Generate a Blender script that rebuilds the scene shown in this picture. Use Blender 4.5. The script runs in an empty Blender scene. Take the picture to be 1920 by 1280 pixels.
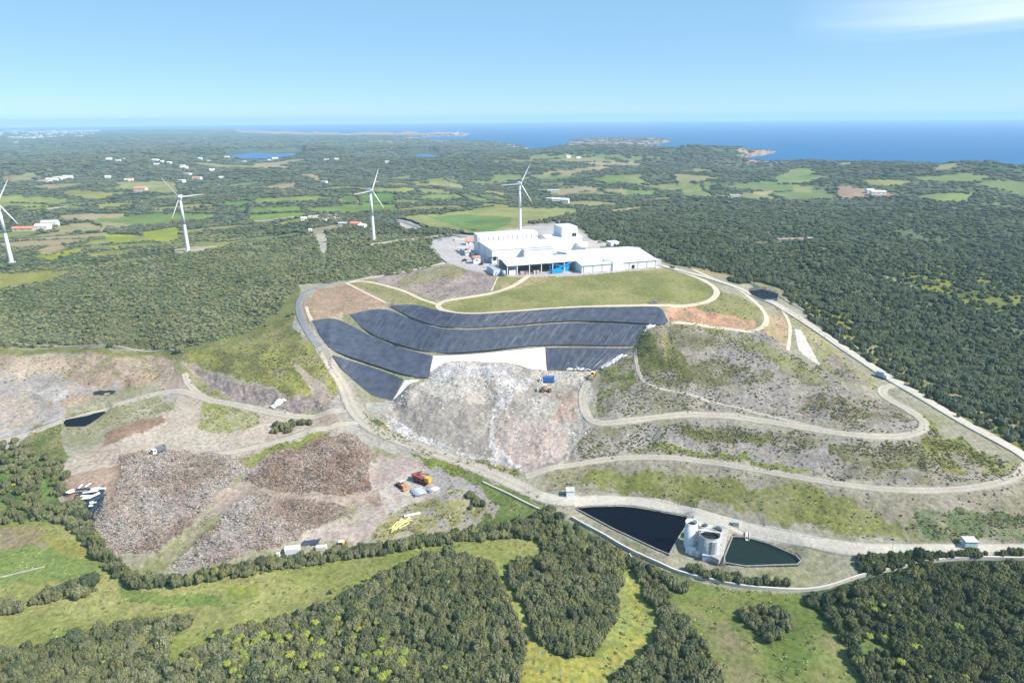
import bpy, math, random
import numpy as np
from mathutils import Vector, Matrix, Euler
from mathutils.geometry import delaunay_2d_cdt

random.seed(7); rng = np.random.default_rng(7)
SC = bpy.context.scene
COL = SC.collection
# ------------------------------------------------------------------ camera, sky, sun, exposure
CAM_H = 113.0
PITCH = math.radians(18.13); ROLL = math.radians(-0.44); FPX = 1280.0
cam = bpy.data.cameras.new('camera'); cam.sensor_width = 36; cam.lens = 24
cam.clip_start = 1; cam.clip_end = 90000
co = bpy.data.objects.new('camera', cam); COL.objects.link(co); SC.camera = co
co.matrix_world = (Matrix.Translation((0, 0, CAM_H)) @ Matrix.Rotation(math.radians(90) - PITCH, 4, 'X')
                   @ Matrix.Rotation(ROLL, 4, 'Z'))
SUN_AZ = math.radians(-20)      # direction to the sun, from +x towards -y
SUN_EL = math.radians(44)
w = bpy.data.worlds.new('World'); SC.world = w; w.use_nodes = True
nt = w.node_tree; nt.nodes.clear()
sky = nt.nodes.new('ShaderNodeTexSky'); sky.sky_type = 'NISHITA'; sky.sun_disc = False
sky.sun_elevation = SUN_EL
sky.sun_rotation = math.radians(110)
sky.altitude = 100; sky.air_density = 0.62; sky.dust_density = 0.0; sky.ozone_density = 3.6
bg = nt.nodes.new('ShaderNodeBackground'); bg.inputs[1].default_value = 0.092
wo = nt.nodes.new('ShaderNodeOutputWorld')
tc = nt.nodes.new('ShaderNodeTexCoord')
mp = nt.nodes.new('ShaderNodeMapping'); mp.inputs['Scale'].default_value = (1.6, 1.6, 11.0)
mp.inputs['Rotation'].default_value = (0.0, 0.12, 0.3); mp.inputs['Location'].default_value = (0.9, 0.35, 0.2)
nz = nt.nodes.new('ShaderNodeTexNoise'); nz.inputs['Scale'].default_value = 1.3
nz.inputs['Detail'].default_value = 7; nz.inputs['Distortion'].default_value = 0.6
cr = nt.nodes.new('ShaderNodeMapRange'); cr.inputs[1].default_value = 0.46; cr.inputs[2].default_value = 0.78
cr.inputs[3].default_value = 0.0; cr.inputs[4].default_value = 0.75
# thin cirrus sheet high on the right-hand side of the sky
dt = nt.nodes.new('ShaderNodeVectorMath'); dt.operation = 'DOT_PRODUCT'
dt.inputs[1].default_value = Vector((0.66, 0.72, 0.19)).normalized()
dr = nt.nodes.new('ShaderNodeMapRange'); dr.inputs[1].default_value = 0.925; dr.inputs[2].default_value = 0.99
mul = nt.nodes.new('ShaderNodeMath'); mul.operation = 'MULTIPLY'
mx = nt.nodes.new('ShaderNodeMixRGB'); mx.inputs[2].default_value = (9.5, 9.8, 10.2, 1)
L = nt.links.new
L(tc.outputs['Generated'], mp.inputs[0]); L(mp.outputs[0], nz.inputs['Vector']); L(nz.outputs[0], cr.inputs[0])
L(tc.outputs['Generated'], dt.inputs[0]); L(dt.outputs['Value'], dr.inputs[0])
L(cr.outputs[0], mul.inputs[0]); L(dr.outputs[0], mul.inputs[1])
# the horizon colour goes on below the level line (the sea edge dips under it)
sp = nt.nodes.new('ShaderNodeSeparateXYZ'); cb = nt.nodes.new('ShaderNodeCombineXYZ'); zm = nt.nodes.new('ShaderNodeMath'); zm.operation = 'MAXIMUM'; zm.inputs[1].default_value = 0.004
L(tc.outputs['Generated'], sp.inputs[0]); L(sp.outputs[0], cb.inputs[0]); L(sp.outputs[1], cb.inputs[1]); L(sp.outputs[2], zm.inputs[0]); L(zm.outputs[0], cb.inputs[2]); L(cb.outputs[0], sky.inputs[0])
ev = nt.nodes.new('ShaderNodeMixRGB'); ev.inputs[0].default_value = 0.62; ev.inputs[2].default_value = (2.15, 4.2, 6.1, 1)
L(sky.outputs[0], ev.inputs[1])
ze = nt.nodes.new('ShaderNodeMapRange'); ze.inputs[1].default_value = 0.055; ze.inputs[2].default_value = 0.10; m2 = nt.nodes.new('ShaderNodeMath'); m2.operation = 'MULTIPLY'
L(sp.outputs[2], ze.inputs[0]); L(ze.outputs[0], m2.inputs[0]); L(mul.outputs[0], m2.inputs[1]); L(m2.outputs[0], mx.inputs[0]); L(ev.outputs[0], mx.inputs[1]); L(mx.outputs[0], bg.inputs[0]); L(bg.outputs[0], wo.inputs[0])
sl = bpy.data.lights.new('sun', 'SUN'); sl.energy = 4.9; sl.angle = math.radians(0.5); sl.color = (1, 0.94, 0.84)
so = bpy.data.objects.new('sun', sl); COL.objects.link(so)
SUNV = Vector((math.cos(SUN_AZ) * math.cos(SUN_EL), math.sin(SUN_AZ) * math.cos(SUN_EL), math.sin(SUN_EL)))
so.rotation_euler = SUNV.to_track_quat('Z', 'Y').to_euler()
so.location = (300, -100, 400)
SC.view_settings.view_transform = 'Standard'; SC.view_settings.look = 'None'
SC.view_settings.gamma = 1; SC.view_settings.use_curve_mapping = False
SC.view_settings.exposure = 0.80
SC.cycles.max_bounces = 6; SC.cycles.volume_bounces = 1; SC.cycles.transparent_max_bounces = 8
ALB = 1.7      # picture brightness of a sunlit surface of albedo 1

# ------------------------------------------------------------------ camera geometry helpers
cP, sP, cR, sR = math.cos(PITCH), math.sin(PITCH), math.cos(ROLL), math.sin(ROLL)
def ray(px, py):
    u = (px - 960) / FPX; v = -(py - 640) / FPX
    a = u * cR - v * sR; b = u * sR + v * cR
    return np.array([a, cP + b * sP, -sP + b * cP])
def G(px, py, z=0.0):
    d = ray(px, py); t = (z - CAM_H) / d[2]
    return np.array([d[0] * t, d[1] * t, z])
def proj(x, y, z):
    z = z - CAM_H
    Z = np.maximum(y * cP - z * sP, 1.0); b = (y * sP + z * cP) / Z; a = x / Z
    return 960 + (a * cR + b * sR) * FPX, 640 - (-a * sR + b * cR) * FPX

# ------------------------------------------------------------------ noise
def _h(ix, iy, s):
    n = (ix.astype(np.int64) * 374761393 + iy.astype(np.int64) * 668265263 + s * 974711) & 0x7fffffff
    n = ((n ^ (n >> 13)) * 1274126177) & 0x7fffffff
    return ((n ^ (n >> 16)) & 0xffff) / 65535.0
def vnoise(x, y, s=0):
    ix = np.floor(x); iy = np.floor(y); fx = x - ix; fy = y - iy
    fx = fx * fx * (3 - 2 * fx); fy = fy * fy * (3 - 2 * fy)
    a = _h(ix, iy, s); b = _h(ix + 1, iy, s); c = _h(ix, iy + 1, s); d = _h(ix + 1, iy + 1, s)
    return (a + (b - a) * fx) + ((c + (d - c) * fx) - (a + (b - a) * fx)) * fy
def fbm(x, y, s=0, o=4):
    r = 0; a = 0.5; t = 0
    for k in range(o):
        r = r + a * vnoise(x * 2**k + 17.3 * k, y * 2**k - 9.1 * k, s + k); t += a; a *= 0.5
    return r / t        # 0..1, mean .5
def sstep(a, b, x):
    t = np.clip((x - a) / (b - a), 0, 1); return t * t * (3 - 2 * t)
def box1(a, r, ax):
    p = [(0, 0), (0, 0)]; p[ax] = (r + 1, r); q = np.pad(a, p, mode='edge').cumsum(ax)
    if ax == 0: return (q[2 * r + 1:] - q[:-2 * r - 1]) / (2 * r + 1)
    return (q[:, 2 * r + 1:] - q[:, :-2 * r - 1]) / (2 * r + 1)
def blur(a, r, n=2):
    a = a.astype(np.float64)
    for _ in range(n): a = box1(box1(a, r, 0), r, 1)
    return a
def inpoly(poly, u, v):
    poly = np.asarray(poly, float)
    res = np.zeros(u.shape, bool)
    x0, y0 = poly.min(0); x1, y1 = poly.max(0)
    m = (u >= x0) & (u <= x1) & (v >= y0) & (v <= y1)
    uu = u[m]; vv = v[m]; r = np.zeros(uu.shape, bool)
    n = len(poly)
    for i in range(n):
        xa, ya = poly[i]; xb, yb = poly[(i + 1) % n]
        if ya == yb: continue
        c = ((ya > vv) != (yb > vv)) & (uu < (xb - xa) * (vv - ya) / (yb - ya) + xa)
        r ^= c
    res[m] = r
    return res
def lin(c):
    c = np.asarray(c, float) / 255.0
    return np.where(c <= 0.04045, c / 12.92, ((c + 0.055) / 1.055) ** 2.4)

# ------------------------------------------------------------------ terrain: break lines (photo trace + surveyed height)
LN = []
def bl(*p, con=True): LN.append((p, con))
PLANT = [(810,455,0),(835,492,0),(870,505,0),(940,517,0),(1000,519,0),(1086,516,0),(1160,508,-.3),(1240,498,-.5)]
bl(*PLANT)
bl((900,438,0),(1000,432,-1),(1060,423,-1),(1110,450,-1),(1150,470,-.5),(1200,482,-.5),con=False)
ACC = [(1240,497,-.5),(1310,516,-2),(1400,546,-6),(1470,578,-10),(1560,637,-16),(1640,690,-20.5),(1700,727,-23),(1800,787,-28),(1920,853,-32),(2060,935,-37)]
bl(*ACC)
TOP = [(584,602,-8),(617,594,-7),(650,586,-6),(700,577,-5),(737,573,-4),(780,571,-4),(820,583,-4),(873,591,-4),(940,587,-4),(1073,577,-4),(1207,576,-4),(1240,575,-4.5)]
bl(*TOP)
B1 = [(730,575.5,-5),(770,597,-9),(813,612,-10.5),(853,617,-11),(923,615,-11),(1040,604,-10),(1107,603,-10),(1213,608,-10),(1236,611,-10)]
bl(*B1)
B2 = [(640,598,-9.5),(690,627,-16),(740,647,-20),(812,667,-22),(883,664,-22),(957,656,-21),(1020,650,-20.5),(1100,650,-20.5),(1187,652,-20.5)]
bl(*B2)
B3 = [(621,662,-19),(660,675,-23),(693,685,-25.5),(730,698,-28),(770,710,-30),(805,712,-31)]
bl(*B3)
BD = [(624,670,-20.5),(640,692,-26),(665,717,-32),(700,746,-38),(737,753,-39.5)]
bl(*BD)
WB = [(806,698,-29),(813,684,-26.5),(835,676,-25),(907,675,-25.5),(967,679,-26),(990,690,-28),(1025,694,-29),(1123,694,-29),(1155,673,-25),(1175,664,-22.5)]
bl(*WB)
bl((560,550,-4),(556,575,-6),(566,605,-9),(588,640,-16),(620,690,-25),(650,735,-33),(690,775,-37.5))
MR = [(640,700,-28),(655,745,-34),(668,775,-37),(700,805,-39.5),(780,838,-42.5),(870,866,-44.5),(960,905,-46),(1010,930,-46.5),(1060,941,-46.5),(1150,938,-46.5),(1240,946,-46.5),(1300,962,-46),(1360,980,-45.5),(1450,1002,-45),(1550,1022,-44.5),(1640,1034,-43.5),(1760,1032,-42.5),(1920,1030,-41.5),(2100,1026,-39)]
bl(*MR)
bl((1110,792,-34),(1180,789,-32.5),(1250,779,-31),(1320,776,-30),(1400,783,-29.5),(1500,800,-29),(1600,817,-28.5),(1680,820,-28.5),(1730,810,-28),(1735,790,-27.5),(1700,765,-26.5),(1660,745,-25.2),(1652,731,-24.8))
bl((1050,877,-43),(1120,862,-41.5),(1200,855,-40),(1300,860,-39),(1400,877,-38),(1500,895,-37),(1600,912,-36),(1700,920,-35.5),(1800,918,-35),(1880,905,-34.2),(1908,885,-33.6))
bl((1180,927,-45.8),(1300,950,-45.3),(1400,982,-44.7),(1500,1003,-44.2),(1600,1018,-43.4),(1700,1020,-42.4),(1920,1015,-41))
bl((1245,579,-5),(1300,576,-5),(1345,584,-5.5),(1400,592,-6.5),(1428,600,-7.5))
bl((1256,605,-11.5),(1290,608,-12),(1340,612,-12.5),(1380,619,-13),(1420,618,-13))
bl((832,570,-3),(985,520,-.8),(1250,506,-1.2),(1325,530,-2.5),(1335,555,-4),(1240,570,-4),con=False)
bl((683,527,-2),(600,545,-3.5),(760,512,-1),(930,530,-1.5),(575,590,-6.5),(640,560,-5),con=False)
bl((1440,580,-8.5),(1440,625,-12),(1480,660,-17),(1540,695,-20),(1500,625,-13),(1600,700,-21.5),con=False)
bl((1215,620,-12),(1300,622,-12.3),(1400,645,-14.5),(1480,695,-19),(1560,750,-23.5),(1640,790,-26),con=False)
bl((1190,670,-22),(1170,740,-27.5),(1120,700,-28),(1250,690,-20.5),(1300,720,-22.5),(1400,745,-24.5),(1500,780,-27),(1150,770,-30.5),con=False)
bl((850,700,-27.5),(900,692,-27.8),(960,702,-29.5),(1020,715,-30.5),(1100,712,-30.5),(1090,760,-32),(1020,760,-31.5),(940,735,-30),(860,730,-30.5),(790,730,-32),con=False)
bl((1100,800,-35),(1060,850,-41),(1000,880,-44),(930,800,-38),(720,775,-37.5),(760,800,-39.5),con=False)
bl((1050,965,-47.5),(1100,990,-48),(1180,1040,-49.5),(1300,1088,-50.5),(1440,1112,-50.5),(1560,1102,-50),(1640,1077,-48),(1760,1052,-45.5),(1920,1050,-44.5),(2100,1046,-43))
bl((1060,952,-47.2),(1270,1040,-48.2),(1370,1050,-48),(1500,1060,-47.5),(1540,1045,-46.5),con=False)
bl((-260,1330,-58),(0,1340,-57),(480,1340,-56),(960,1340,-55),(1440,1340,-53),(1920,1340,-49),(2300,1340,-45),con=False)
bl((0,1150,-54),(480,1150,-53.5),(960,1150,-52.5),(1300,1180,-52),(1600,1200,-50),(1920,1180,-47),con=False)
bl((-300,1000,-50),(0,1000,-50),(250,1100,-52.5),(640,1045,-51),(950,1000,-49.5),con=False)
bl((-300,830,-42),(0,830,-43),(100,900,-45),(200,960,-47),(450,1010,-48.5),(700,1000,-48.5),(860,965,-48.5),(980,950,-48),con=False)
bl((-300,655,-19),(0,652,-19.5),(200,652,-20),(350,660,-21.5),(430,645,-18.5),(530,600,-11),con=False)
bl((0,712,-31),(100,700,-29),(60,740,-35),(200,700,-29.5),(210,737,-35.5),(300,720,-32.5),(100,790,-39),(350,745,-34.5),(330,850,-42.5),(480,830,-41.5),(640,830,-40.5),(700,900,-44.5),(800,930,-46.5),(600,790,-39),con=False)
bl((385,682,-26),(430,703,-27),(480,718,-28),(520,733,-29.5),(552,744,-31))
bl((366,700,-29.5),(415,724,-32.5),(470,748,-35),(540,766,-36.8),(580,768,-37))
bl((450,665,-21.5),(520,650,-18.5),(575,650,-17.5),(610,700,-25),(610,740,-31.5),con=False)
bl((-300,560,-16),(0,560,-14),(200,500,-5),(350,478,-1),(22,496,-3),(-200,500,-3),(550,530,-4),(640,470,0),(701,453,0),(780,470,-.5),(540,570,-7),con=False)
bl((-300,440,-22),(0,440,-22),(200,440,-18),(350,440,-12),(500,410,-18),(600,410,-10),(660,420,-6),(0,385,-32),(300,385,-32),(640,380,-28),(760,405,-14),(900,396,-15),(1080,392,-14),(820,435,-4),(1150,415,-9),con=False)
bl((-400,330,-38),(0,330,-38),(200,340,-38),(500,340,-38),(960,330,-38),(1250,370,-30),(1400,350,-34),(1620,372,-34),(1900,375,-38),(2300,400,-38),con=False)
bl((1300,480,-4),(1500,500,-14),(1700,500,-22),(1920,500,-28),(2200,500,-30),(1600,450,-15),(1920,430,-28),(1700,600,-28),(1920,650,-38),(1920,750,-38),(2200,800,-40),(1300,430,-8),(1700,400,-22),(1640,660,-22),con=False)
bl((-400,275,-46),(0,275,-46),(480,294,-50),(600,275,-46),(800,294,-50),(960,290,-46),(1300,300,-40),(1420,320,-40),(1600,330,-34),(1760,340,-38),(1850,330,-32),(2400,350,-38),con=False)
bl((-400,250,-32),(0,250,-32),(350,252,-42),(700,255,-56),(1000,268,-57),(1300,278,-50),(1900,280,-50),con=False)

TH0 = 46.0
NC = 1260
th = np.radians(np.concatenate([np.linspace(-85, -TH0, 26)[:-1], np.linspace(-TH0, TH0, NC), np.linspace(TH0, 85, 26)[1:]]))
rows_y = np.concatenate([np.linspace(2600, 1400, 14)[:-1], np.linspace(1400, 300, 660)[:-1], np.linspace(300, 236, 62)])
dep = np.array([-ray(960, y)[2] / ray(960, y)[1] for y in rows_y])
RD = (CAM_H + 28) / dep
RD = RD[(RD < 17500) & (RD > 0)]
NR = len(RD); NT = len(th)
def g2i(x, y):
    t = np.arctan2(x, y); d = np.hypot(x, y)
    ci = np.interp(t, th, np.arange(NT)); ri = np.interp(d, RD, np.arange(NR))
    return ci, ri
V = []; Z = []; E = []
for pts, con in LN:
    k0 = len(V)
    for (px, py, z) in pts:
        g = G(px, py, z); ci, ri = g2i(g[0], g[1]); V.append((float(ci), float(ri))); Z.append(z)
    if con: E += [(k0 + i, k0 + i + 1) for i in range(len(pts) - 1)]
for c, zz in ((0, -45), (NT * .25, -50), (NT * .5, -52), (NT * .75, -48), (NT - 1, -40)):
    V.append((c, 0.)); Z.append(zz - 6)
for c in (0, NT - 1):
    for r_, zz in ((200, -45), (400, -35), (560, -30), (NR - 60, -45)): V.append((float(c), float(r_))); Z.append(zz)
for c in (0, NT * .2, NT * .4, NT * .6, NT * .8, NT - 1): V.append((c, float(NR - 1))); Z.append(-52 if c > NT * .35 else -25)
ov, oe, of, vo, _, _ = delaunay_2d_cdt([Vector(v) for v in V], E, [], 0, 1e-3)
ovz = []
for i, v in enumerate(ov):
    if vo[i]: ovz.append(Z[vo[i][0]])
    else:
        d = sorted((((v[0] - a[0])**2 + (v[1] - a[1])**2), k) for k, a in enumerate(V))[:3]
        ws = [1 / (q[0] + .1) for q in d]; ovz.append(sum(wt * Z[q[1]] for wt, q in zip(ws, d)) / sum(ws))
H0 = np.full((NR, NT), np.nan)
for f in of:
    (x1, y1), (x2, y2), (x3, y3) = [ov[i] for i in f[:3]]
    z1, z2, z3 = [ovz[i] for i in f[:3]]
    c0 = max(0, int(math.floor(min(x1, x2, x3)))); c1 = min(NT - 1, int(math.ceil(max(x1, x2, x3))))
    r0 = max(0, int(math.floor(min(y1, y2, y3)))); r1 = min(NR - 1, int(math.ceil(max(y1, y2, y3))))
    den = (y2 - y3) * (x1 - x3) + (x3 - x2) * (y1 - y3)
    if abs(den) < 1e-9: continue
    cc, rr = np.meshgrid(np.arange(c0, c1 + 1), np.arange(r0, r1 + 1))
    a = ((y2 - y3) * (cc - x3) + (x3 - x2) * (rr - y3)) / den
    b = ((y3 - y1) * (cc - x3) + (x1 - x3) * (rr - y3)) / den
    c = 1 - a - b
    m = (a >= -1e-6) & (b >= -1e-6) & (c >= -1e-6)
    sub = H0[r0:r1 + 1, c0:c1 + 1]; sub[m] = (a * z1 + b * z2 + c * z3)[m]
H0 = np.where(np.isnan(H0), -45.0, H0)
TT, DD = np.meshgrid(th, RD)
X = DD * np.sin(TT); Y = DD * np.cos(TT)
U0, V0 = proj(X, Y, H0)
fine = inpoly([(570,560),(1260,560),(1260,700),(1000,705),(740,765),(640,765)], U0, V0)
fb = blur(fine.astype(float), 3)
HZ = H0 * 0
HZ = blur(H0, 5, 3) * (1 - fb) + blur(H0, 1, 1) * fb
# natural relief
far = sstep(650, 1500, DD)
HZ += (fbm(X / 420, Y / 420, 3, 4) - .5) * 66 * far * (1 - .8 * sstep(3000, 5000, DD))
site = inpoly([(0,640),(430,640),(560,520),(830,490),(930,430),(1110,430),(1240,480),(1480,565),(1920,830),(1920,1050),(1640,1080),(1440,1120),(1100,1000),(900,1020),(250,1110),(0,1000)], U0, V0)
HZ += (fbm(X / 45, Y / 45, 11, 4) - .5) * (5 * (1 - blur(site.astype(float), 6)) * (1 - far))
pad = inpoly([(800,440),(900,425),(1070,415),(1120,440),(1240,485),(1235,505),(1086,520),(940,522),(850,510)], U0, V0)
pw = blur(pad.astype(float), 4); HZ = HZ * (1 - pw) + (-0.02) * pw
U, VV = proj(X, Y, HZ)
nj1 = 2.3 * (fbm(np.arange(NT)[None, :] / 14. + 0 * X, np.arange(NR)[:, None] / 14. + 0 * X, 5, 4) - .5)
nj2 = 2.3 * (fbm(np.arange(NT)[None, :] / 14. + 50 + 0 * X, np.arange(NR)[:, None] / 14. + 0 * X, 8, 4) - .5)

# ------------------------------------------------------------------ ground cover painting (albedo, plant density)
COLR = np.zeros((NR, NT, 3)); DENS = np.ones((NR, NT)); KIND = np.zeros((NR, NT), int); REG = np.zeros((NR, NT), int)
RNAMES = ['ground']
def reg(name):
    RNAMES.append(name); return len(RNAMES) - 1
def alb(c): return np.minimum(lin(c) / ALB, 0.8)
def paint(poly, cols, wl=12., j=6., dens=None, kind=None, region=None, fade=0, s=1, op=1.0, down=0):
    global COLR
    if kind == 2: j = j * 1.9
    m = inpoly(poly, U + nj1 * j * 2, VV + nj2 * j) if j else inpoly(poly, U, VV)
    if down: m |= inpoly(poly, U + nj1 * j * 2, VV + nj2 * j - down)
    if not m.any(): return m
    x = X[m]; y = Y[m]; n = len(cols)
    f = fbm(x / wl, y / wl, s * 13 + 1, 5)
    f = np.clip((f - .5) * 2.6 + .5, 0, .9999) * (n - 1)
    i = f.astype(int); t = (f - i)[:, None]
    ca = np.array([alb(c) for c in cols])
    c = ca[i] * (1 - t) + ca[np.minimum(i + 1, n - 1)] * t
    COLR[m] = COLR[m] * (1 - op) + c * op
    if dens is not None: DENS[m] = dens
    if kind is not None: KIND[m] = kind
    if region is not None: REG[m] = region
    return m
ALL = [(-9000, -900), (12000, -900), (12000, 9000), (-9000, 9000)]
COLR[:] = alb((84, 98, 72)); 
paint(ALL, [(78, 92, 68), (96, 110, 82), (112, 122, 94)], 60, 0)
r_mead = reg('meadow'); r_field = reg('field'); r_cap = reg('grass_field'); r_slope = reg('landfill_slope'); r_quarry = reg('quarry_floor')
r_yard = reg('dirt_yard'); r_waste = reg('waste_heap'); r_brush = [reg('brush_heap') for _ in range(4)]; r_cliff = reg('rock_outcrop')
r_pad = reg('plant_yard'); r_gravel = reg('gravel_patch')
# whole site base
SITE = [(-60,650),(200,650),(350,658),(420,645),(470,622),(515,612),(527,575),(552,532),(580,533),(640,526),(760,510),(832,490),(806,460),(812,450),(850,440),(900,425),(1060,418),(1085,425),(1110,452),(1235,487),(1305,509),(1405,534),(1487,570),(1565,636),(1645,686),(1725,737),(1805,787),(1925,843),(2000,1030),(1920,1036),(1700,1043),(1620,1050),(1610,1085),(1500,1114),(1400,1108),(1300,1088),(1180,1042),(1100,988),(1050,962),(1000,975),(950,990),(850,1005),(700,1030),(500,1055),(350,1085),(255,1100),(200,1060),(150,985),(105,930),(110,880),(60,830),(-60,822)]
paint(SITE, [(150,150,115),(165,160,140),(175,170,150)], 20, 5, dens=0.0)
SHR = [(-60,822),(60,830),(110,880),(105,930),(150,985),(130,985),(60,975),(-60,985)]
paint(SHR, [(106,130,72),(124,144,82),(96,116,66)], 15, 5, dens=.22)
# meadows at the bottom
GR = [(130,142,72),(150,153,90),(164,162,104)]
M1 = [(-60,985),(60,975),(130,985),(200,1065),(250,1105),(350,1095),(500,1070),(700,1040),(850,1015),(1018,1008),(1010,1030),(940,1060),(905,1038),(860,1030),(760,1045),(690,1090),(600,1130),(500,1158),(410,1182),(350,1212),(322,1245),(306,1243),(320,1195),(372,1152),(330,1145),(200,1165),(100,1200),(-60,1218)]
paint(M1, GR, 30, 4, dens=0, region=r_mead, down=11)
paint([(-60,990),(60,985),(110,1010),(90,1040),(0,1060),(-60,1060)], [(158,140,118),(150,145,100)], 12, 8)
paint([(-60,1040),(120,1015),(200,1070),(120,1090),(-60,1100)], [(122,142,78),(136,150,86)], 15, 8)
paint([(180,1050),(260,1110),(420,1115),(430,1140),(240,1130)], [(126,144,78),(138,150,88)], 15, 10)
paint([(60,1000),(140,1010),(190,1055),(130,1050)], [(156,156,82),(148,152,84),(166,152,84)], 4, 8)
paint([(430,1100),(480,1095),(480,1125),(435,1130)], [(165,170,70),(140,150,80)], 4, 8)
M2 = [(912,1045),(945,1060),(962,1095),(988,1150),(1005,1195),(1050,1229),(1110,1226),(1132,1195),(1157,1150),(1163,1080),(1185,1062),(1205,1100),(1232,1150),(1229,1200),(1175,1245),(1130,1310),(955,1310),(985,1220),(962,1130),(925,1062)]
paint(M2, [(140,152,80),(156,162,94),(164,168,96)], 16, 4, dens=0, region=r_mead, down=11)
paint([(960,1160),(1000,1200),(1060,1235),(1130,1230),(1180,1180),(1180,1080),(1210,1130),(1200,1220),(1100,1290),(960,1310)], [(156,158,96),(180,172,84),(148,156,88)], 3, 8)
M3 = [(1245,1112),(1300,1090),(1400,1108),(1500,1116),(1545,1160),(1580,1200),(1635,1310),(1372,1310),(1340,1230),(1300,1170),(1262,1140)]
paint(M3, [(106,122,62),(126,138,76),(146,144,94)], 18, 4, dens=0, region=r_mead, down=11)
paint([(1300,1140),(1380,1180),(1430,1250),(1380,1300),(1340,1230)], [(150,138,110),(130,135,85)], 8, 10)
paint([(1535,1120),(1620,1120),(1650,1160),(1690,1230),(1740,1300),(1680,1310),(1600,1220)], [(95,118,62),(120,136,82)], 8, 8, dens=.3)
paint([(1225,1060),(1300,1100),(1250,1115)], [(105,120,62),(130,140,80)], 8, 5, dens=.35)
# left middle
paint([(527,575),(552,532),(560,545),(556,600),(520,615),(440,650),(350,662),(350,655),(470,620)], [(122,126,78),(140,142,90)], 12, 5, dens=.1)
paint([(-60,650),(350,657),(420,650),(520,605),(560,600),(570,640),(440,665),(380,680),(330,680),(120,660),(-60,668)], [(118,124,76),(138,140,88),(150,145,100)], 10, 5, dens=.25, kind=2)
QU = [(-60,672),(100,662),(230,668),(330,672),(400,700),(330,735),(240,730),(150,760),(90,790),(-60,830)]
paint(QU, [(184,160,138),(168,150,132),(196,178,160)], 22, 9, dens=.2, kind=2, region=r_quarry)
paint([(-60,705),(70,705),(240,720),(240,735),(110,745),(140,790),(60,800),(-60,820)], [(164,158,154),(178,170,164),(190,176,162)], 14, 12, dens=.06, kind=2, region=r_quarry)
paint([(60,735),(120,725),(135,745),(100,752)], [(205,195,185),(190,185,180)], 6, 3)
paint([(120,668),(270,670),(310,700),(240,712),(160,705)], [(190,170,150),(175,158,140),(150,140,110)], 6, 5)
paint([(330,690),(420,730),(560,790),(640,760),(680,830),(560,860),(440,870),(290,880),(240,930),(200,935),(110,935),(110,880),(160,850),(280,800),(300,760),(340,750),(320,725)], [(176,160,144),(190,175,160),(200,188,174)], 26, 8, dens=.01, kind=2, region=r_yard)
paint([(110,900),(160,890),(230,870),(240,935),(200,940),(120,935)], [(165,140,122),(182,160,142)], 10, 5, region=r_yard)
paint([(-60,822),(90,790),(170,765),(300,740),(320,735),(350,745),(250,775),(160,795),(60,835),(-60,850)], [(186,182,176),(174,170,166)], 14, 4, region=r_yard)
paint([(130,775),(260,745),(345,745),(330,765),(250,795),(170,815),(110,800)], [(150,148,112),(166,160,132),(180,172,150)], 8, 5, dens=.15, kind=2)
paint([(60,800),(120,790),(110,830),(130,860),(100,880),(50,830)], [(110,125,70),(150,145,105)], 8, 5, dens=.4, kind=2)
paint([(375,755),(440,755),(480,780),(470,805),(375,808)], [(150,155,90),(160,160,110),(178,172,140)], 6, 5, dens=.35, kind=2)
paint([(455,860),(530,830),(620,812),(600,835),(520,860),(470,895)], [(140,150,80),(160,160,80),(150,150,110)], 6, 5, dens=.4, kind=2)
HILLO = [(350,660),(420,655),(520,640),(590,645),(640,700),(640,745),(600,750),(560,745),(500,725),(440,705),(400,690),(375,690)]
paint(HILLO, [(118,118,80),(140,140,84),(158,158,86),(150,143,112)], 9, 6, dens=.4, kind=2)
paint([(350,690),(400,695),(430,712),(520,735),(552,742),(640,740),(632,765),(560,775),(470,760),(400,730)], [(150,138,138),(165,150,145),(130,120,120)], 6, 5, dens=.05, kind=2, region=r_cliff)
paint([(548,680),(620,725),(632,765),(600,760),(560,700)], [(170,155,140),(178,165,150)], 6, 4, dens=.02)
paint([(330,665),(352,700),(420,745),(470,755),(440,758),(360,730),(325,690)], [(140,145,85),(165,158,130)], 6, 4, dens=.1, kind=2)
paint([(556,590),(610,640),(640,700),(700,780),(640,800),(620,760),(640,740),(632,690),(590,640),(550,615)], [(186,178,168),(176,168,160)], 10, 5, dens=0, region=r_yard)
# road side, yard round the scrap
paint([(640,760),(700,800),(780,838),(870,868),(960,910),(940,918),(860,890),(780,860),(700,835),(640,840)], [(184,178,170),(174,168,160)], 12, 5, region=r_yard)
paint([(690,850),(780,860),(840,885),(900,935),(870,965),(800,985),(700,1005),(640,1020),(600,1015),(560,1018),(600,985),(640,975),(660,955),(690,925),(700,890)], [(190,178,168),(182,165,155),(200,190,180)], 16, 6, dens=.01, kind=2, region=r_yard)
paint([(785,865),(840,880),(905,920),(930,950),(880,960),(800,900)], [(160,156,158),(172,166,162)], 8, 5, dens=.1, kind=2)
paint([(740,950),(800,935),(880,925),(920,955),(870,985),(780,1000),(700,1010),(690,1000)], [(140,135,95),(165,160,110),(165,160,160)], 5, 6, dens=.4, kind=2)
paint([(780,850),(840,862),(920,900),(1000,930),(1050,962),(1000,975),(950,985),(900,985),(935,950),(900,915),(830,885)], [(96,116,62),(112,130,72),(122,134,78)], 10, 5, dens=.12, kind=2)
paint([(790,852),(830,860),(880,885),(860,895),(800,868)], [(140,155,55),(120,135,60)], 4, 5, dens=.6, kind=2)
paint([(990,925),(1050,960),(1100,988),(1070,985),(1000,945)], [(110,125,70),(175,172,160)], 4, 4, dens=.4, kind=2)
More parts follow.
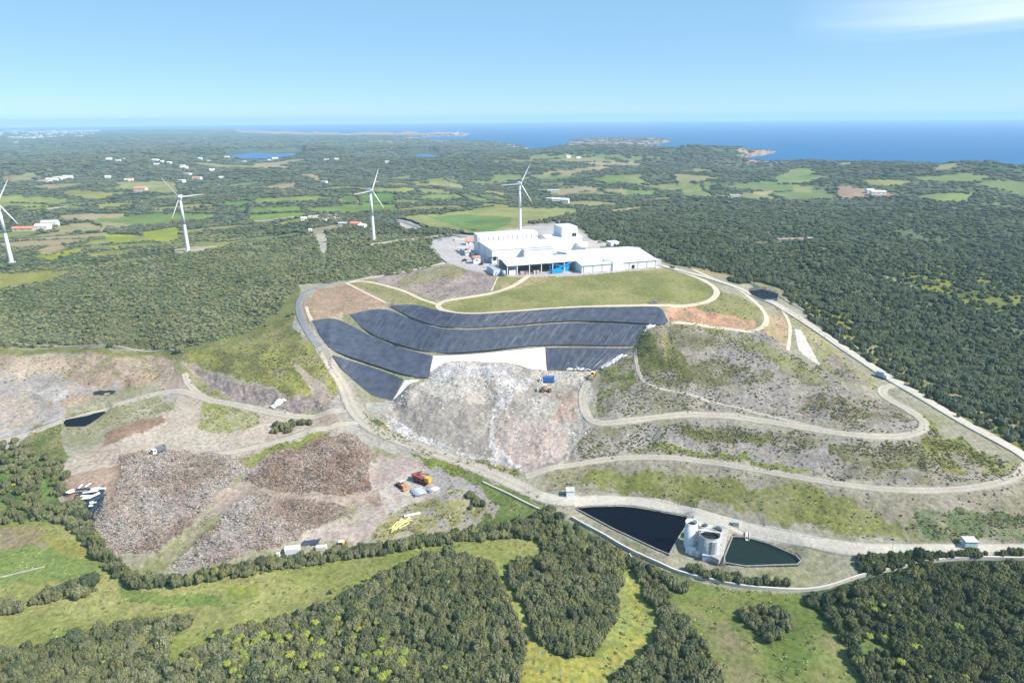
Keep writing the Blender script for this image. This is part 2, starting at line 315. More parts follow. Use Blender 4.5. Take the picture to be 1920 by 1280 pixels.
# plateau, liners surroundings
paint([(570,600),(572,562),(600,543),(650,528),(740,572),(700,580),(590,603)], [(188,158,136),(176,150,128),(168,152,125)], 5, 3, dens=.02, kind=2)
paint([(645,530),(683,524),(770,545),(810,562),(820,575),(740,570),(690,545)], [(165,155,120),(150,148,100)], 8, 3, dens=.05, kind=2)
paint([(683,522),(827,497),(890,508),(930,518),(920,550),(827,562),(807,560),(760,543)], [(160,146,142),(168,152,146),(178,165,158)], 10, 3, dens=.04, kind=2, region=r_gravel)
paint([(740,520),(827,497),(890,508),(870,520),(800,528),(740,540)], [(150,148,100),(160,150,130)], 5, 6, dens=.1, kind=2)
paint([(928,518),(960,519),(985,519),(955,545),(925,552)], [(150,148,98),(160,155,108)], 6, 3)
CAP = [(832,572),(860,562),(930,552),(965,538),(985,521),(1000,519),(1086,516),(1250,503),(1300,515),(1330,535),(1335,555),(1315,567),(1240,571),(1073,573),(950,583),(870,587),(840,582)]
paint(CAP, [(134,138,84),(150,150,96),(160,156,104)], 24, 3, dens=0, region=r_cap)
paint([(940,530),(1010,516),(1060,516),(1000,535),(950,545)], [(150,148,96),(188,168,130)], 3, 4)
paint([(800,565),(835,570),(845,585),(820,580),(780,572),(760,570)], [(140,145,80),(160,160,100)], 4, 3)
OR = [(1244,576),(1313,573),(1347,583),(1405,594),(1427,604),(1422,617),(1403,621),(1280,606),(1256,603)]
paint(OR, [(214,172,142),(204,160,130),(190,160,130)], 8, 4, dens=.04, kind=2, region=r_slope)
paint([(1240,574),(1330,572),(1345,545),(1385,552),(1432,590),(1427,605),(1347,584)], [(150,148,98),(160,155,108),(140,142,88)], 8, 4, dens=.1, kind=2)
paint([(1436,582),(1462,590),(1478,612),(1470,650),(1440,640),(1432,620)], [(205,172,145),(176,165,120),(196,170,140)], 4, 4, dens=.1, kind=2)
paint([(1420,550),(1470,575),(1545,635),(1600,690),(1560,700),(1490,610),(1450,580)], [(176,166,130),(160,155,110),(188,178,150)], 5, 4, dens=.2, kind=2)
paint([(1530,640),(1600,690),(1640,715),(1645,735),(1590,715),(1540,690)], [(165,152,140),(150,140,132),(160,160,100)], 5, 5, dens=.2, kind=2)
paint([(1490,617),(1503,620),(1520,650),(1538,686),(1515,672),(1497,655)], [(238,232,224),(225,218,208)], 4, 1, dens=0)
paint([(1240,500),(1320,505),(1420,535),(1500,575),(1580,635),(1650,680),(1730,733),(1810,783),(1925,842),(1925,800),(1700,690),(1560,590),(1470,545),(1350,512)], [(148,138,110),(165,155,130),(125,130,80)], 5, 4, dens=.35)
paint([(1600,600),(1480,560),(1500,575),(1650,690),(1800,785),(1925,845),(1925,830),(1780,750),(1640,665)], [(150,150,60),(120,125,70),(165,160,120)], 4, 4, dens=.5)
# mound on the right
MOUND = [(1187,650),(1210,612),(1255,604),(1300,608),(1380,620),(1425,620),(1480,665),(1545,700),(1640,745),(1700,770),(1728,795),(1720,812),(1600,808),(1400,775),(1300,768),(1180,780),(1110,785),(1105,740),(1125,695)]
paint(MOUND, [(136,130,102),(158,150,138),(172,162,154),(162,155,152)], 26, 5, dens=.3, kind=2, region=r_slope)
paint([(1280,612),(1340,614),(1440,650),(1520,690),(1560,720),(1480,700),(1380,650)], [(140,142,92),(165,158,140)], 8, 8, dens=.5, kind=2)
paint([(1195,620),(1270,625),(1290,690),(1240,715),(1200,700)], [(110,116,66),(128,128,80),(160,150,130)], 8, 7, dens=1., kind=2)
paint([(1120,690),(1190,660),(1190,720),(1150,740),(1110,770)], [(112,122,64),(130,134,84),(160,152,138)], 7, 6, dens=1., kind=2)
paint([(1230,690),(1330,675),(1430,695),(1440,720),(1330,725),(1240,720)], [(116,116,78),(140,134,110),(165,155,150)], 8, 8, dens=1., kind=2)
paint([(1500,740),(1640,750),(1700,790),(1620,800),(1500,780)], [(130,122,98),(160,150,140),(150,140,130)], 8, 8, dens=.7, kind=2)
BANK = [(1110,800),(1180,798),(1320,788),(1500,812),(1680,830),(1745,825),(1870,870),(1900,885),(1870,900),(1700,912),(1500,888),(1300,854),(1180,850),(1060,868),(1080,830)]
paint(BANK, [(138,132,102),(158,150,138),(172,163,155),(160,154,150)], 22, 5, dens=.4, kind=2, region=r_slope)
paint([(1730,780),(1800,830),(1905,880),(1900,900),(1780,890),(1720,830)], [(120,125,66),(145,145,85),(165,156,140)], 8, 8, dens=.9, kind=2)
paint([(1280,800),(1440,805),(1480,830),(1360,830),(1280,820)], [(118,120,72),(150,142,120)], 7, 7, dens=1., kind=2)
paint([(1570,830),(1720,840),(1760,880),(1640,880),(1560,860)], [(118,120,78),(155,146,130)], 7, 7, dens=.9, kind=2)
paint([(1240,835),(1370,852),(1540,885),(1500,885),(1300,852),(1200,845)], [(128,140,66),(150,150,90)], 5, 6, dens=.8, kind=2)
LOW = [(1050,885),(1180,861),(1300,866),(1400,884),(1540,908),(1680,926),(1800,926),(1905,905),(1925,900),(1925,1015),(1700,1015),(1560,1005),(1400,975),(1300,945),(1180,925),(1100,925),(1010,915)]
paint(LOW, [(146,140,112),(160,152,134),(168,160,146)], 20, 5, dens=.06, kind=2, region=r_slope)
paint([(1040,905),(1150,880),(1300,890),(1420,915),(1500,905),(1610,935),(1650,975),(1730,1008),(1560,1000),(1400,965),(1300,940),(1180,922)], [(124,130,72),(136,138,84),(146,144,100)], 14, 10, dens=.06, kind=2, region=r_slope)
paint([(1720,960),(1800,950),(1925,970),(1925,1010),(1740,1010),(1700,990)], [(100,118,80),(128,134,100),(150,146,120)], 6, 8, dens=.8, kind=2)
# waste heap
WA = [(812,686),(835,677),(907,676),(967,680),(990,691),(1025,696),(1105,696),(1105,740),(1095,780),(1110,800),(1075,835),(1062,870),(1030,885),(985,890),(860,858),(760,825),(712,790),(712,770),(760,735),(805,712)]
paint(WA, [(168,160,150),(188,178,168),(206,198,188)], 16, 4, dens=0, kind=4, region=r_waste)
paint([(720,770),(790,745),(930,770),(950,860),(860,855),(760,822)], [(162,154,146),(176,167,158)], 12, 18)
paint([(930,700),(1000,715),(960,760),(940,830),(985,870),(930,860),(925,780)], [(226,222,222),(206,198,194)], 8, 10)
paint([(1035,735),(1092,740),(1090,800),(1040,790)], [(178,156,144),(192,174,162)], 8, 16)
paint([(800,690),(830,680),(960,685),(980,705),(830,712)], [(214,212,214),(180,176,180)], 5, 6)
paint([(945,780),(1060,790),(1060,840),(1000,880),(960,850)], [(200,184,174),(192,176,166)], 8, 20)
paint([(720,775),(790,815),(880,850),(980,870),(980,885),(860,862),(750,825)], [(222,220,218),(170,166,162)], 3, 5)
paint([(985,868),(1050,870),(1050,885),(990,895)], [(165,148,145),(190,175,170)], 4, 4)
paint([(1100,700),(1112,740),(1098,775),(1112,800),(1085,830),(1075,820),(1090,795),(1080,770),(1092,735)], [(182,176,168),(174,168,162)], 8, 3)
# strip of weeds between heap and road
paint([(680,768),(710,790),(770,825),(860,858),(975,880),(970,892),(860,868),(770,838),(700,805)], [(128,130,72),(155,150,80),(170,165,130)], 4, 4, dens=1., kind=2)
paint([(690,755),(740,752),(715,772),(690,770)], [(185,182,175)], 6, 2)
BR = [[(233,860),(287,852),(393,850),(458,862),(460,885),(430,915),(395,950),(350,995),(285,1038),(205,1045),(172,1005),(176,968),(200,948),(222,918),(222,880)],
      [(450,910),(455,890),(500,862),(560,842),(620,820),(650,815),(688,840),(700,890),(690,925),(640,935),(560,930),(480,918)],
      [(420,945),(470,925),(560,935),(640,945),(655,960),(620,978),(600,988),(560,1015),(480,1042),(400,1062),(300,1072),(285,1062),(340,1010),(390,975)],
      [(200,820),(250,795),(300,780),(310,790),(270,815),(230,835),(195,838)]]
BRM = np.zeros((NR, NT))
for k, pz in enumerate(BR):
    m = paint(pz, [[(138,116,102),(158,140,128),(170,156,147),(154,136,122)], [(130,104,90),(150,126,112),(164,146,135)], [(144,130,120),(166,155,148),(176,167,160)], [(146,118,98),(164,140,120)]][k], 16, 8, dens=0, kind=3, region=r_brush[k], s=3 + k)
    BRM = np.maximum(BRM, m.astype(float))
paint([(440,960),(560,945),(600,975),(520,1020),(400,1055),(320,1060),(400,1000)], [(158,146,146),(176,168,166),(150,142,136)], 10, 8, kind=3)
paint([(240,930),(400,900),(380,950),(300,1020),(200,1040),(180,1000)], [(166,150,148),(176,164,158),(150,138,128)], 10, 10, kind=3)
gp = paint([(385,990),(412,930),(440,908),(470,905),(490,922),(560,931),(640,934),(710,915),(715,950),(640,950),(560,942),(475,935),(440,950),(412,990)], [(178,160,146),(188,172,158),(170,150,136)], 12, 3, region=r_yard); BRM[gp] = 0
gp = paint([(345,1003),(385,985),(412,985),(350,1040),(300,1078),(262,1085),(262,1055),(300,1035)], [(140,142,90),(165,155,130)], 6, 3, region=r_yard); BRM[gp] = 0
paint([(345,1000),(420,960),(405,985),(340,1040),(290,1075),(260,1085),(250,1060),(300,1035)], [(140,145,85),(165,158,130)], 5, 4)
# plant yard, roads of the plant, upper farmland
paint([(806,462),(812,452),(850,442),(895,430),(1060,420),(1090,435),(1120,455),(1240,486),(1240,502),(1160,510),(1086,517),(985,520),(940,518),(880,507),(838,492)], [(196,190,192),(204,198,198)], 20, 1, dens=0, region=r_pad)
paint([(1120,455),(1160,460),(1150,470),(1128,466)], [(140,135,110)], 20, 1)
def fld(p, c, d=0.0, j=1.5): paint(p, [tuple(np.array(c) * .93), c, tuple(np.minimum(np.array(c) * 1.06, 255))], 40, j, dens=d, region=r_field)
OL = (152,152,88); TN = (176,158,122); GN = (108,140,72); YG = (160,170,70); PG = (140,152,92)
fld([(750,407),(827,399),(927,389),(1083,391),(1077,400),(1023,413),(993,416),(975,428),(890,437),(807,428),(770,418)], (156,158,100))
fld([(800,407),(873,402),(960,408),(957,417),(930,432),(880,432)], (118,146,84))
fld([(738,410),(773,415),(800,430),(757,432),(747,423)], (196,190,188))
fld([(-60,514),(60,508),(130,508),(100,525),(-60,552)], OL, 0, 3)
for p, c in [([(-60,363),(147,373),(100,385),(-60,392)],(150,158,90)),([(113,360),(233,363),(183,375),(147,370)],OL),([(177,343),(280,343),(333,347),(333,363),(233,360)],(160,160,110)),
    ([(53,353),(90,347),(165,347),(110,358)],TN),([(167,412),(300,400),(400,402),(393,410),(283,419),(183,419)],(128,150,84)),([(195,439),(253,440),(247,452),(200,453)],YG),
    ([(263,434),(333,428),(337,447),(317,453),(277,450)],YG),([(60,482),(160,463),(147,471),(100,487)],YG),([(163,474),(250,467),(230,475),(173,481)],OL),([(205,462),(229,463),(220,469)],(190,180,60)),
    ([(360,463),(367,457),(470,450),(400,465)],OL),([(420,377),(467,377),(460,384),(420,387)],GN),([(477,371),(593,367),(640,371),(567,378),(477,381)],PG),([(473,390),(560,387),(567,394),(470,400)],(126,150,76)),
    ([(467,404),(573,396),(573,402),(547,409),(467,414)],(126,150,76)),([(427,390),(463,390),(457,397)],GN),([(570,390),(640,387),(640,397),(587,399)],(126,148,82)),([(527,418),(560,415),(533,424)],YG),
    ([(645,367),(670,367),(667,378),(640,376)],GN),([(677,364),(740,363),(740,377),(680,384)],GN),([(640,384),(740,383),(747,393),(640,401)],(122,146,76)),([(777,343),(830,343),(827,351),(780,351)],(158,156,96)),
    ([(747,353),(777,353),(777,358),(750,358)],YG),([(783,367),(840,365),(840,374),(787,374)],(140,156,86)),([(847,360),(942,377),(907,381),(853,368)],PG),([(862,357),(962,373),(955,378)],PG),
    ([(887,353),(953,363),(940,368),(893,359)],(168,160,110)),([(833,340),(873,348),(857,351)],(160,160,110)),([(880,338),(940,342),(893,346)],(140,150,90)),([(990,331),(1083,332),(1080,338),(993,338)],(130,146,92)),
    ([(1007,325),(1133,312),(1147,316),(1123,324),(1040,328)],TN),([(1103,335),(1173,336),(1153,346),(1120,345)],(126,148,86)),([(1177,357),(1233,358),(1227,366),(1177,366)],(120,146,84)),
    ([(903,382),(957,383),(953,391),(907,391)],OL),([(1140,393),(1203,387),(1203,393),(1153,398)],TN),([(1453,333),(1480,325),(1507,323),(1553,334),(1513,341),(1487,346),(1460,344)],(138,156,98)),
    ([(1280,344),(1317,347),(1340,367),(1280,368)],(142,152,98)),([(1317,344),(1345,343),(1330,358)],(138,152,92)),([(1417,340),(1460,340),(1467,348)],(120,150,96)),([(1487,347),(1527,347),(1520,361),(1487,361)],(156,156,108)),
    ([(1570,350),(1613,353),(1670,363),(1697,368),(1613,368),(1580,376),(1570,364)],(180,152,130)),([(1613,338),(1717,340),(1680,348),(1630,346)],(158,158,104)),([(1720,368),(1763,362),(1827,363),(1810,378),(1747,376)],(140,154,92)),
    ([(1810,382),(1873,380),(1907,389),(1813,384)],(132,148,88)),([(1557,317),(1597,313),(1580,323)],TN),([(1743,327),(1800,320),(1780,329)],(158,156,112)),
    ([(70,470),(110,455),(130,465),(80,478)],TN),([(100,425),(200,415),(260,422),(200,432),(110,436)],(165,158,118)),([(1290,500),(1380,520),(1380,526),(1300,508)],TN),
    ([(570,432),(640,420),(650,425),(600,440)],(176,164,140)),([(0,330),(60,325),(80,335),(20,345)],(150,150,110)),([(480,310),(560,315),(540,322),(470,318)],TN),([(560,335),(600,333),(600,340)],TN),
    ([(1000,345),(1060,343),(1050,350)],(150,150,100)),([(1400,360),(1450,356),(1440,366)],TN),([(300,430),(330,426),(335,432)],YG)]:
    fld(p, c)
def patches(poly, size, prob, seed, hedge=.13):
    m = inpoly(poly, U + nj1 * 6, VV + nj2 * 3) & (REG == 0)
    x = (X[m] * .94 + Y[m] * .34) / size; y = (Y[m] * .94 - X[m] * .34) / (size * .75); ix = np.floor(x); iy = np.floor(y)
    b1 = np.full(x.shape, 9.); b2 = b1.copy(); hid = np.zeros(x.shape)
    for dx in (-1, 0, 1):
        for dy in (-1, 0, 1):
            cx = ix + dx; cy = iy + dy; d = np.hypot(x - cx - .15 - .7 * _h(cx, cy, seed), y - cy - .15 - .7 * _h(cx, cy, seed + 1)); hh = _h(cx, cy, seed + 2)
            nw = d < b1; b2 = np.where(nw, b1, np.minimum(b2, d)); hid = np.where(nw, hh, hid); b1 = np.where(nw, d, b1)
    edge = (b2 - b1) < hedge; fld_ = (hid < prob) & ~edge
    pal = np.array([alb(c) for c in ((126,144,92),(144,150,98),(158,154,106),(174,160,126),(136,150,90),(152,156,98))])
    c = pal[np.clip((hid / prob * 6).astype(int), 0, 5)] * (.9 + .2 * fbm(X[m] / 30, Y[m] / 30, seed, 3))[:, None]
    t = COLR[m]; t[fld_] = c[fld_]; COLR[m] = t; t = DENS[m]; t[fld_] = 0; t[(hid < prob) & edge] = 1; DENS[m] = t; t = REG[m]; t[fld_] = r_field; REG[m] = t
patches([(-400,335),(300,338),(640,350),(760,335),(1100,325),(1290,345),(1250,385),(1090,388),(750,396),(600,405),(560,440),(470,452),(300,462),(-400,478)], 95, .36, 201)
patches([(-400,300),(640,300),(1250,300),(1300,340),(1100,323),(640,345),(-400,333)], 230, .13, 211, .1)
patches([(-400,258),(700,264),(1200,284),(1250,298),(-400,298)], 420, .12, 221, .08)
patches([(1260,318),(1480,322),(1900,335),(2100,350),(2100,385),(1600,382),(1400,372),(1280,370)], 150, .3, 231)
paint([(592,440),(612,436),(616,470),(604,478),(596,455)], [(200,192,175)], 9, 2, dens=0)
paint([(690,456),(760,448),(830,440),(830,443),(765,452),(695,460)], [(190,184,165)], 9, 1, dens=0)
paint([(320,468),(360,462),(420,460),(420,464),(362,472),(335,476)], [(185,176,150)], 9, 1, dens=0)
# right wood: clearings and broom
paint([(1400,440),(1470,455),(1560,475),(1540,500),(1420,480)], [(98,110,70),(128,134,90)], 30, 10, dens=.6)
paint([(1640,480),(1800,500),(1925,560),(1925,600),(1760,560)], [(95,110,60),(140,145,70)], 25, 12, dens=.7)
for a, b, c, d in ((1620,510,1700,530),(1500,448,1560,470),(1655,515,1740,545)): paint([(a,b),(c,d),(c,d+4),(a,b+4)], [(150,155,120)], 9, 2, dens=.2)
# sea floor beyond the coast
LAND = [(-9000,238),(-400,238),(0,238),(60,238),(170,240),(330,243),(500,247),(640,250),(700,249),(790,248),(860,248),(885,251),(870,256),(800,258),(760,262),(850,265),(900,266),(960,270),(985,276),(1000,280),(1050,277),(1075,272),(1120,274),(1190,277),(1270,280),(1330,285),(1345,281),(1400,283),(1450,283),(1456,287),(1440,291),(1395,298),(1385,304),(1392,312),(1430,314),(1480,314),(1510,313),(1560,315),(1660,320),(1730,326),(1760,329),(1800,324),(1860,328),(1920,332),(2400,352),(12000,900),(12000,9000),(-9000,9000)]
ISL = [(1062,264),(1100,261),(1180,261),(1250,263),(1262,266),(1230,271),(1160,273),(1100,272),(1065,269)]
us, vs = proj(X, Y, -62.0 + 0 * X)
land = inpoly(LAND, us + nj1 * 6, vs + nj2 * 3) | inpoly(ISL, us + nj1 * 5, vs + nj2 * 2) | (DD < 1100)
lf = land.astype(float)
shore = (DD > 1500) & (~(blur(lf, 3) > .97))
HZ = np.where(land, HZ, -85.0)
HZ = np.where((DD > 1500), np.where(lf > .5, np.maximum(HZ * blur(lf, 1, 1) + (1 - blur(lf, 1, 1)) * -66, -70), HZ), HZ)
mc = shore & land
mc &= us < 1475; COLR[mc] = alb((176,152,138)) * (0.6 + .8 * fbm(X[mc] / 40, Y[mc] / 40, 4)[:, None]); DENS[mc] *= .35
m = inpoly([(985,270),(1075,270),(1075,280),(985,282)], us, vs) & mc; COLR[m] = alb((240,230,215))
m = inpoly([(-400,244),(190,244),(190,251),(60,252),(-400,252)], us, vs); COLR[m] = alb((215,210,205)); DENS[m] = 0
for px, py, r, h in ((1395,292,170,20),(1300,296,260,14),(1560,326,260,12),(1690,335,240,7),(1850,340,280,13),(620,285,650,22),(1000,300,420,18),(1160,300,380,16),(250,368,110,13),(480,345,230,14),(180,320,380,20),(780,322,260,16),(1200,345,160,12)):
    g = G(px, py, -48); HZ += np.where(land, h * np.exp(-((X - g[0])**2 + (Y - g[1])**2) / r**2), 0)
# ponds
POND1 = [(1079,953),(1110,950),(1170,950),(1196,953),(1287,969),(1285,985),(1268,1010),(1253,1038),(1230,1028),(1150,990)]
POND2 = [(1376,1008),(1400,1010),(1440,1022),(1490,1042),(1499,1052),(1492,1058),(1400,1060),(1362,1055),(1361,1045)]
POND3 = [(1405,546),(1430,545),(1458,552),(1455,561),(1430,560),(1410,553)]
POOL1 = [(115,786),(150,778),(205,764),(205,772),(185,786),(160,797),(125,798)]
POOL2 = [(168,735),(200,728),(243,724),(240,730),(205,739),(175,740)]
LAKE1 = [(428,291),(480,287),(520,289),(569,287),(558,293),(493,297),(450,297)]
LAKE2 = [(779,291),(797,289),(822,293),(805,299),(783,300)]
PONDS = [(POND1,-47.9,2.2,(60,62,60)),(POND2,-47.6,2.0,(60,62,60)),(POND3,-9.0,1.5,(60,62,66)),(POOL1,-38.9,.4,None),(POOL2,-36.0,.3,None)]
for i_, (pz, zw, dp, _c) in enumerate(PONDS):
    if i_ > 2:
        zw = float(np.percentile(HZ[inpoly(pz, U, VV)], 25)) - .3; PONDS[i_] = (pz, zw, dp, _c)
    u_, v_ = proj(X, Y, zw + 0 * X)
    m = inpoly(pz, u_, v_) & (DD < 900); mb = blur(m.astype(float), 2, 1)
    rim = blur(m.astype(float), 5, 2) > .02
    if i_ > 2: rim = m
    rw = np.clip(blur(m.astype(float), 7, 2) * 4, 0, 1) * (DD < 900) * (0 if i_ > 2 else 1)
    HZ = HZ * (1 - rw) + rw * (zw + .5); HZ = HZ * (1 - mb) + mb * (zw - dp)
    DENS[rim] = 0
    if _c:
        COLR[rim & (blur(m.astype(float), 2, 1) > .05)] = alb(_c)
for pz in (LAKE1, LAKE2):
    u_, v_ = proj(X, Y, -50 + 0 * X); m = inpoly(pz, u_, v_); rim = blur(m.astype(float), 4, 2) > .03
    HZ = np.where(rim, -50.6, HZ); HZ = np.where(m, -53., HZ); DENS[rim] = 0
for p3, rad in (((100,240,-62),0),):
    pass
def clearline(pts, wpx):
    m = np.zeros(U.shape, bool)
    for q0, q1 in zip(pts[:-1], pts[1:]):
        xa, ya = q0[:2]; xb, yb = q1[:2]; k = (U > min(xa, xb) - wpx) & (U < max(xa, xb) + wpx) & (VV > min(ya, yb) - wpx) & (VV < max(ya, yb) + wpx)
        u = U[k]; v = VV[k]; t = np.clip(((u - xa) * (xb - xa) + (v - ya) * (yb - ya)) / ((xb - xa)**2 + (yb - ya)**2 + 1e-6), 0, 1)
        m[k] |= ((u - xa - t * (xb - xa))**2 + ((v - ya - t * (yb - ya)) * 1.6)**2) < wpx**2
    return m
# lines of the roads: smooth ground under them
ROADL = [
[(600,650),(622,690),(645,725),(655,755),(668,778),(700,806),(780,838),(870,866),(960,905),(1010,930)],
[(1000,926),(1030,936),(1060,940),(1150,938),(1240,946),(1300,962),(1360,980),(1450,1002),(1550,1022),(1640,1034),(1760,1034),(1920,1032),(2100,1028)],
[(640,528),(600,538),(574,546),(562,558),(558,578),(566,603),(582,630),(604,660)],
[(990,517),(965,536),(930,548),(880,557),(838,563),(823,568),(820,577),(838,585),(872,590),(950,586),(1073,575),(1240,573),(1310,571),(1336,562),(1346,548),(1335,534),(1300,517),(1252,502)],
[(652,530),(683,526),(750,542),(787,560),(820,571)],
[(648,530),(690,552),(724,568)],
[(933,519),(928,530),(921,545)],
[(584,602),(578,590),(574,575)],
[(1300,506),(1350,528),(1397,549),(1430,580),(1439,600),(1432,613),(1408,623),(1373,618),(1300,607),(1258,606)],
[(1450,565),(1468,582),(1482,610),(1480,635),(1477,657)],
[(1690,724),(1665,722),(1650,732),(1660,746),(1700,766),(1733,789),(1733,808),(1680,820),(1600,817),(1500,800),(1400,783),(1320,776),(1250,779),(1180,789),(1120,796),(1098,780),(1090,750),(1100,715)],
[(1190,655),(1194,690),(1206,722),(1280,736),(1400,768),(1540,803)],
[(985,893),(1050,874),(1120,862),(1200,855),(1300,860),(1400,877),(1500,895),(1600,912),(1700,920),(1800,918),(1880,905),(1912,888),(1925,870)],
[(-40,835),(60,812),(170,775),(250,748),(330,728),(390,750),(440,758),(560,785),(640,770)],
[(345,700),(355,725),(400,755)],
[(400,850),(480,838),(560,815),(640,795),(680,790)],
[(510,652),(480,670),(540,690),(590,725),(620,760)],
[(440,417),(520,411),(600,404),(640,404)],
[(-20,410),(60,398),(120,388)],
[(740,412),(780,423),(830,436),(870,445)],
 ACC]
RM = np.zeros(U.shape, bool)
for q in ROADL: RM |= clearline(q, 11)
RM = blur(RM.astype(float), 2, 1)
WLINE = [(1072,972),(1100,988),(1130,1003),(1180,1033),(1240,1062),(1300,1082),(1380,1100),(1440,1106),(1500,1109),(1560,1100),(1600,1085),(1640,1075),(1700,1062),(1760,1051),(1850,1046),(1990,1050)]
WCLR = clearline([(x, y + 7) for x, y in WLINE], 13)
# heaps: raised masses with broken surface
bm = blur(BRM, 8, 2)
HZ += sstep(.1, .95, bm) * 2.4 + bm * (fbm(X / 11, Y / 11, 23, 2) - .35) * 5 * bm + BRM * (fbm(X / 4, Y / 4, 21, 4) - .5) * 3.2 * bm
sm = np.isin(REG, [r_slope, r_waste, r_quarry, r_cliff, r_gravel])
HZ += blur(sm.astype(float), 2, 1) * (1 - RM) * (fbm(X / 7, Y / 7, 31, 5) - .5) * 2.2
cm = blur((REG == r_cliff).astype(float), 2, 1); HZ += (1 - RM) * cm * (fbm(X / 3, Y / 3, 33, 4) - .5) * 3
wm = blur((REG == r_waste).astype(float), 2, 1); HZ += (1 - RM) * wm * ((fbm(X / 2.2, Y / 2.2, 35, 3) - .5) * 1.1 + (fbm(X / 14, Y / 14, 37, 3) - .45) * 3.2)
# small mounds / rough edges
for (px, py, z, r, h) in ((1600,708,-21,9,3.2),(560,802,-39,5,2.2),(590,806,-39,5,2.),(855,935,-47,8,2.5),(830,955,-47,6,1.8),(150,905,-44,9,1.5),(420,960,-46,7,.8),(1030,880,-44,8,1.2)):
    g = G(px, py, z); HZ += h * np.exp(-((X - g[0])**2 + (Y - g[1])**2) / r**2)
def H(x, y):
    x = np.asarray(x, float); y = np.asarray(y, float)
    ci, ri = g2i(x, y)
    c = np.clip(np.floor(ci).astype(int), 0, NT - 2); r = np.clip(np.floor(ri).astype(int), 0, NR - 2)
    fc = ci - c; fr = ri - r
    return (HZ[r, c] * (1 - fc) + HZ[r, c + 1] * fc) * (1 - fr) + (HZ[r + 1, c] * (1 - fc) + HZ[r + 1, c + 1] * fc) * fr
def Pt(px, py):
    """photo trace -> point on the ground"""
    d = ray(px, py); lo = 60.0; t = lo
    ts = np.geomspace(100, 14000, 900); x = d[0] * ts; y = d[1] * ts; z = CAM_H + d[2] * ts
    hh = H(x, y); k = np.argmax(z < hh)
    if k == 0: return Vector((x[-1], y[-1], hh[-1]))
    a, b = ts[k - 1], ts[k]
    for _ in range(18):
        m = (a + b) / 2
        if CAM_H + d[2] * m < H(d[0] * m, d[1] * m): b = m
        else: a = m
    m = (a + b) / 2
    return Vector((d[0] * m, d[1] * m, float(H(d[0] * m, d[1] * m))))

# ------------------------------------------------------------------ object helpers
def mesh_np(name, co_, faces, smooth=False):
    me = bpy.data.meshes.new(name); n = len(co_); k = faces.shape[1]; nf = len(faces)
    me.vertices.add(n); me.vertices.foreach_set('co', np.asarray(co_, np.float32).ravel())
    me.loops.add(nf * k); me.loops.foreach_set('vertex_index', faces.astype(np.int32).ravel())
    me.polygons.add(nf); me.polygons.foreach_set('loop_start', np.arange(0, nf * k, k, dtype=np.int32))
    try: me.polygons.foreach_set('loop_total', np.full(nf, k, np.int32))
    except Exception: pass
    if smooth: me.polygons.foreach_set('use_smooth', np.ones(nf, bool))
    me.update(calc_edges=True); return me
def tag(o, label=None, cat=None, group=None, kind=None):
    if label: o['label'] = label
    if cat: o['category'] = cat
    if group: o['group'] = group
    if kind: o['kind'] = kind
    return o
def empty(name, loc, rz, label, cat, group=None):
    o = bpy.data.objects.new(name, None); COL.objects.link(o); o.location = loc; o.rotation_euler = (0, 0, rz)
    o.empty_display_size = .5
    return tag(o, label, cat, group)
class MB:
    def __init__(s): s.v = []; s.f = []
    def raw(s, vs, fs):
        k = len(s.v); s.v += [tuple(v) for v in vs]; s.f += [tuple(i + k for i in f) for f in fs]; return s
    def box(s, c, d, rz=0, rx=0, ry=0, taper=1.0):
        M = Matrix.Translation(c) @ Euler((rx, ry, rz)).to_matrix().to_4x4()
        vs = [M @ Vector((x * d[0] / 2 * (taper if z > 0 else 1), y * d[1] / 2 * (taper if z > 0 else 1), z * d[2] / 2)) for z in (-1, 1) for y in (-1, 1) for x in (-1, 1)]
        return s.raw(vs, [(0, 2, 3, 1), (4, 5, 7, 6), (0, 1, 5, 4), (2, 6, 7, 3), (0, 4, 6, 2), (1, 3, 7, 5)])
    def tube(s, p0, p1, r0, r1=None, n=12, caps=True):
        p0 = Vector(p0); p1 = Vector(p1); r1 = r0 if r1 is None else r1
        q = (p1 - p0).to_track_quat('Z', 'Y').to_matrix()
        vs = []
        for p, r in ((p0, r0), (p1, r1)):
            for i in range(n):
                a = 2 * math.pi * i / n; vs.append(p + q @ Vector((math.cos(a) * r, math.sin(a) * r, 0)))
        fs = [(i, (i + 1) % n, n + (i + 1) % n, n + i) for i in range(n)]
        if caps: fs += [tuple(range(n - 1, -1, -1)), tuple(range(n, 2 * n))]
        return s.raw(vs, fs)
    def prism(s, prof, a, b, ax='x'):
        """profile of (u, z) extruded along x (u=y) or y (u=x)"""
        n = len(prof)
        vs = [(a, u, z) if ax == 'x' else (u, a, z) for u, z in prof] + [(b, u, z) if ax == 'x' else (u, b, z) for u, z in prof]
        fs = [(i, (i + 1) % n, n + (i + 1) % n, n + i) for i in range(n)] + [tuple(range(n - 1, -1, -1)), tuple(range(n, 2 * n))]
        return s.raw(vs, fs)
    def build(s, name, mat, parent=None, smooth=False):
        me = bpy.data.meshes.new(name); me.from_pydata(s.v, [], s.f)
        import bmesh
        b = bmesh.new(); b.from_mesh(me); bmesh.ops.recalc_face_normals(b, faces=b.faces); b.to_mesh(me); b.free()
        if smooth:
            for p in me.polygons: p.use_smooth = len(p.vertices) == 4
        me.materials.append(mat)
        o = bpy.data.objects.new(name, me); COL.objects.link(o)
        if parent: o.parent = parent
        return o
def copy_tree(o, parent=None):
    c = o.copy(); COL.objects.link(c); c.parent = parent
    for ch in list(o.children): copy_tree(ch, c)
    return c

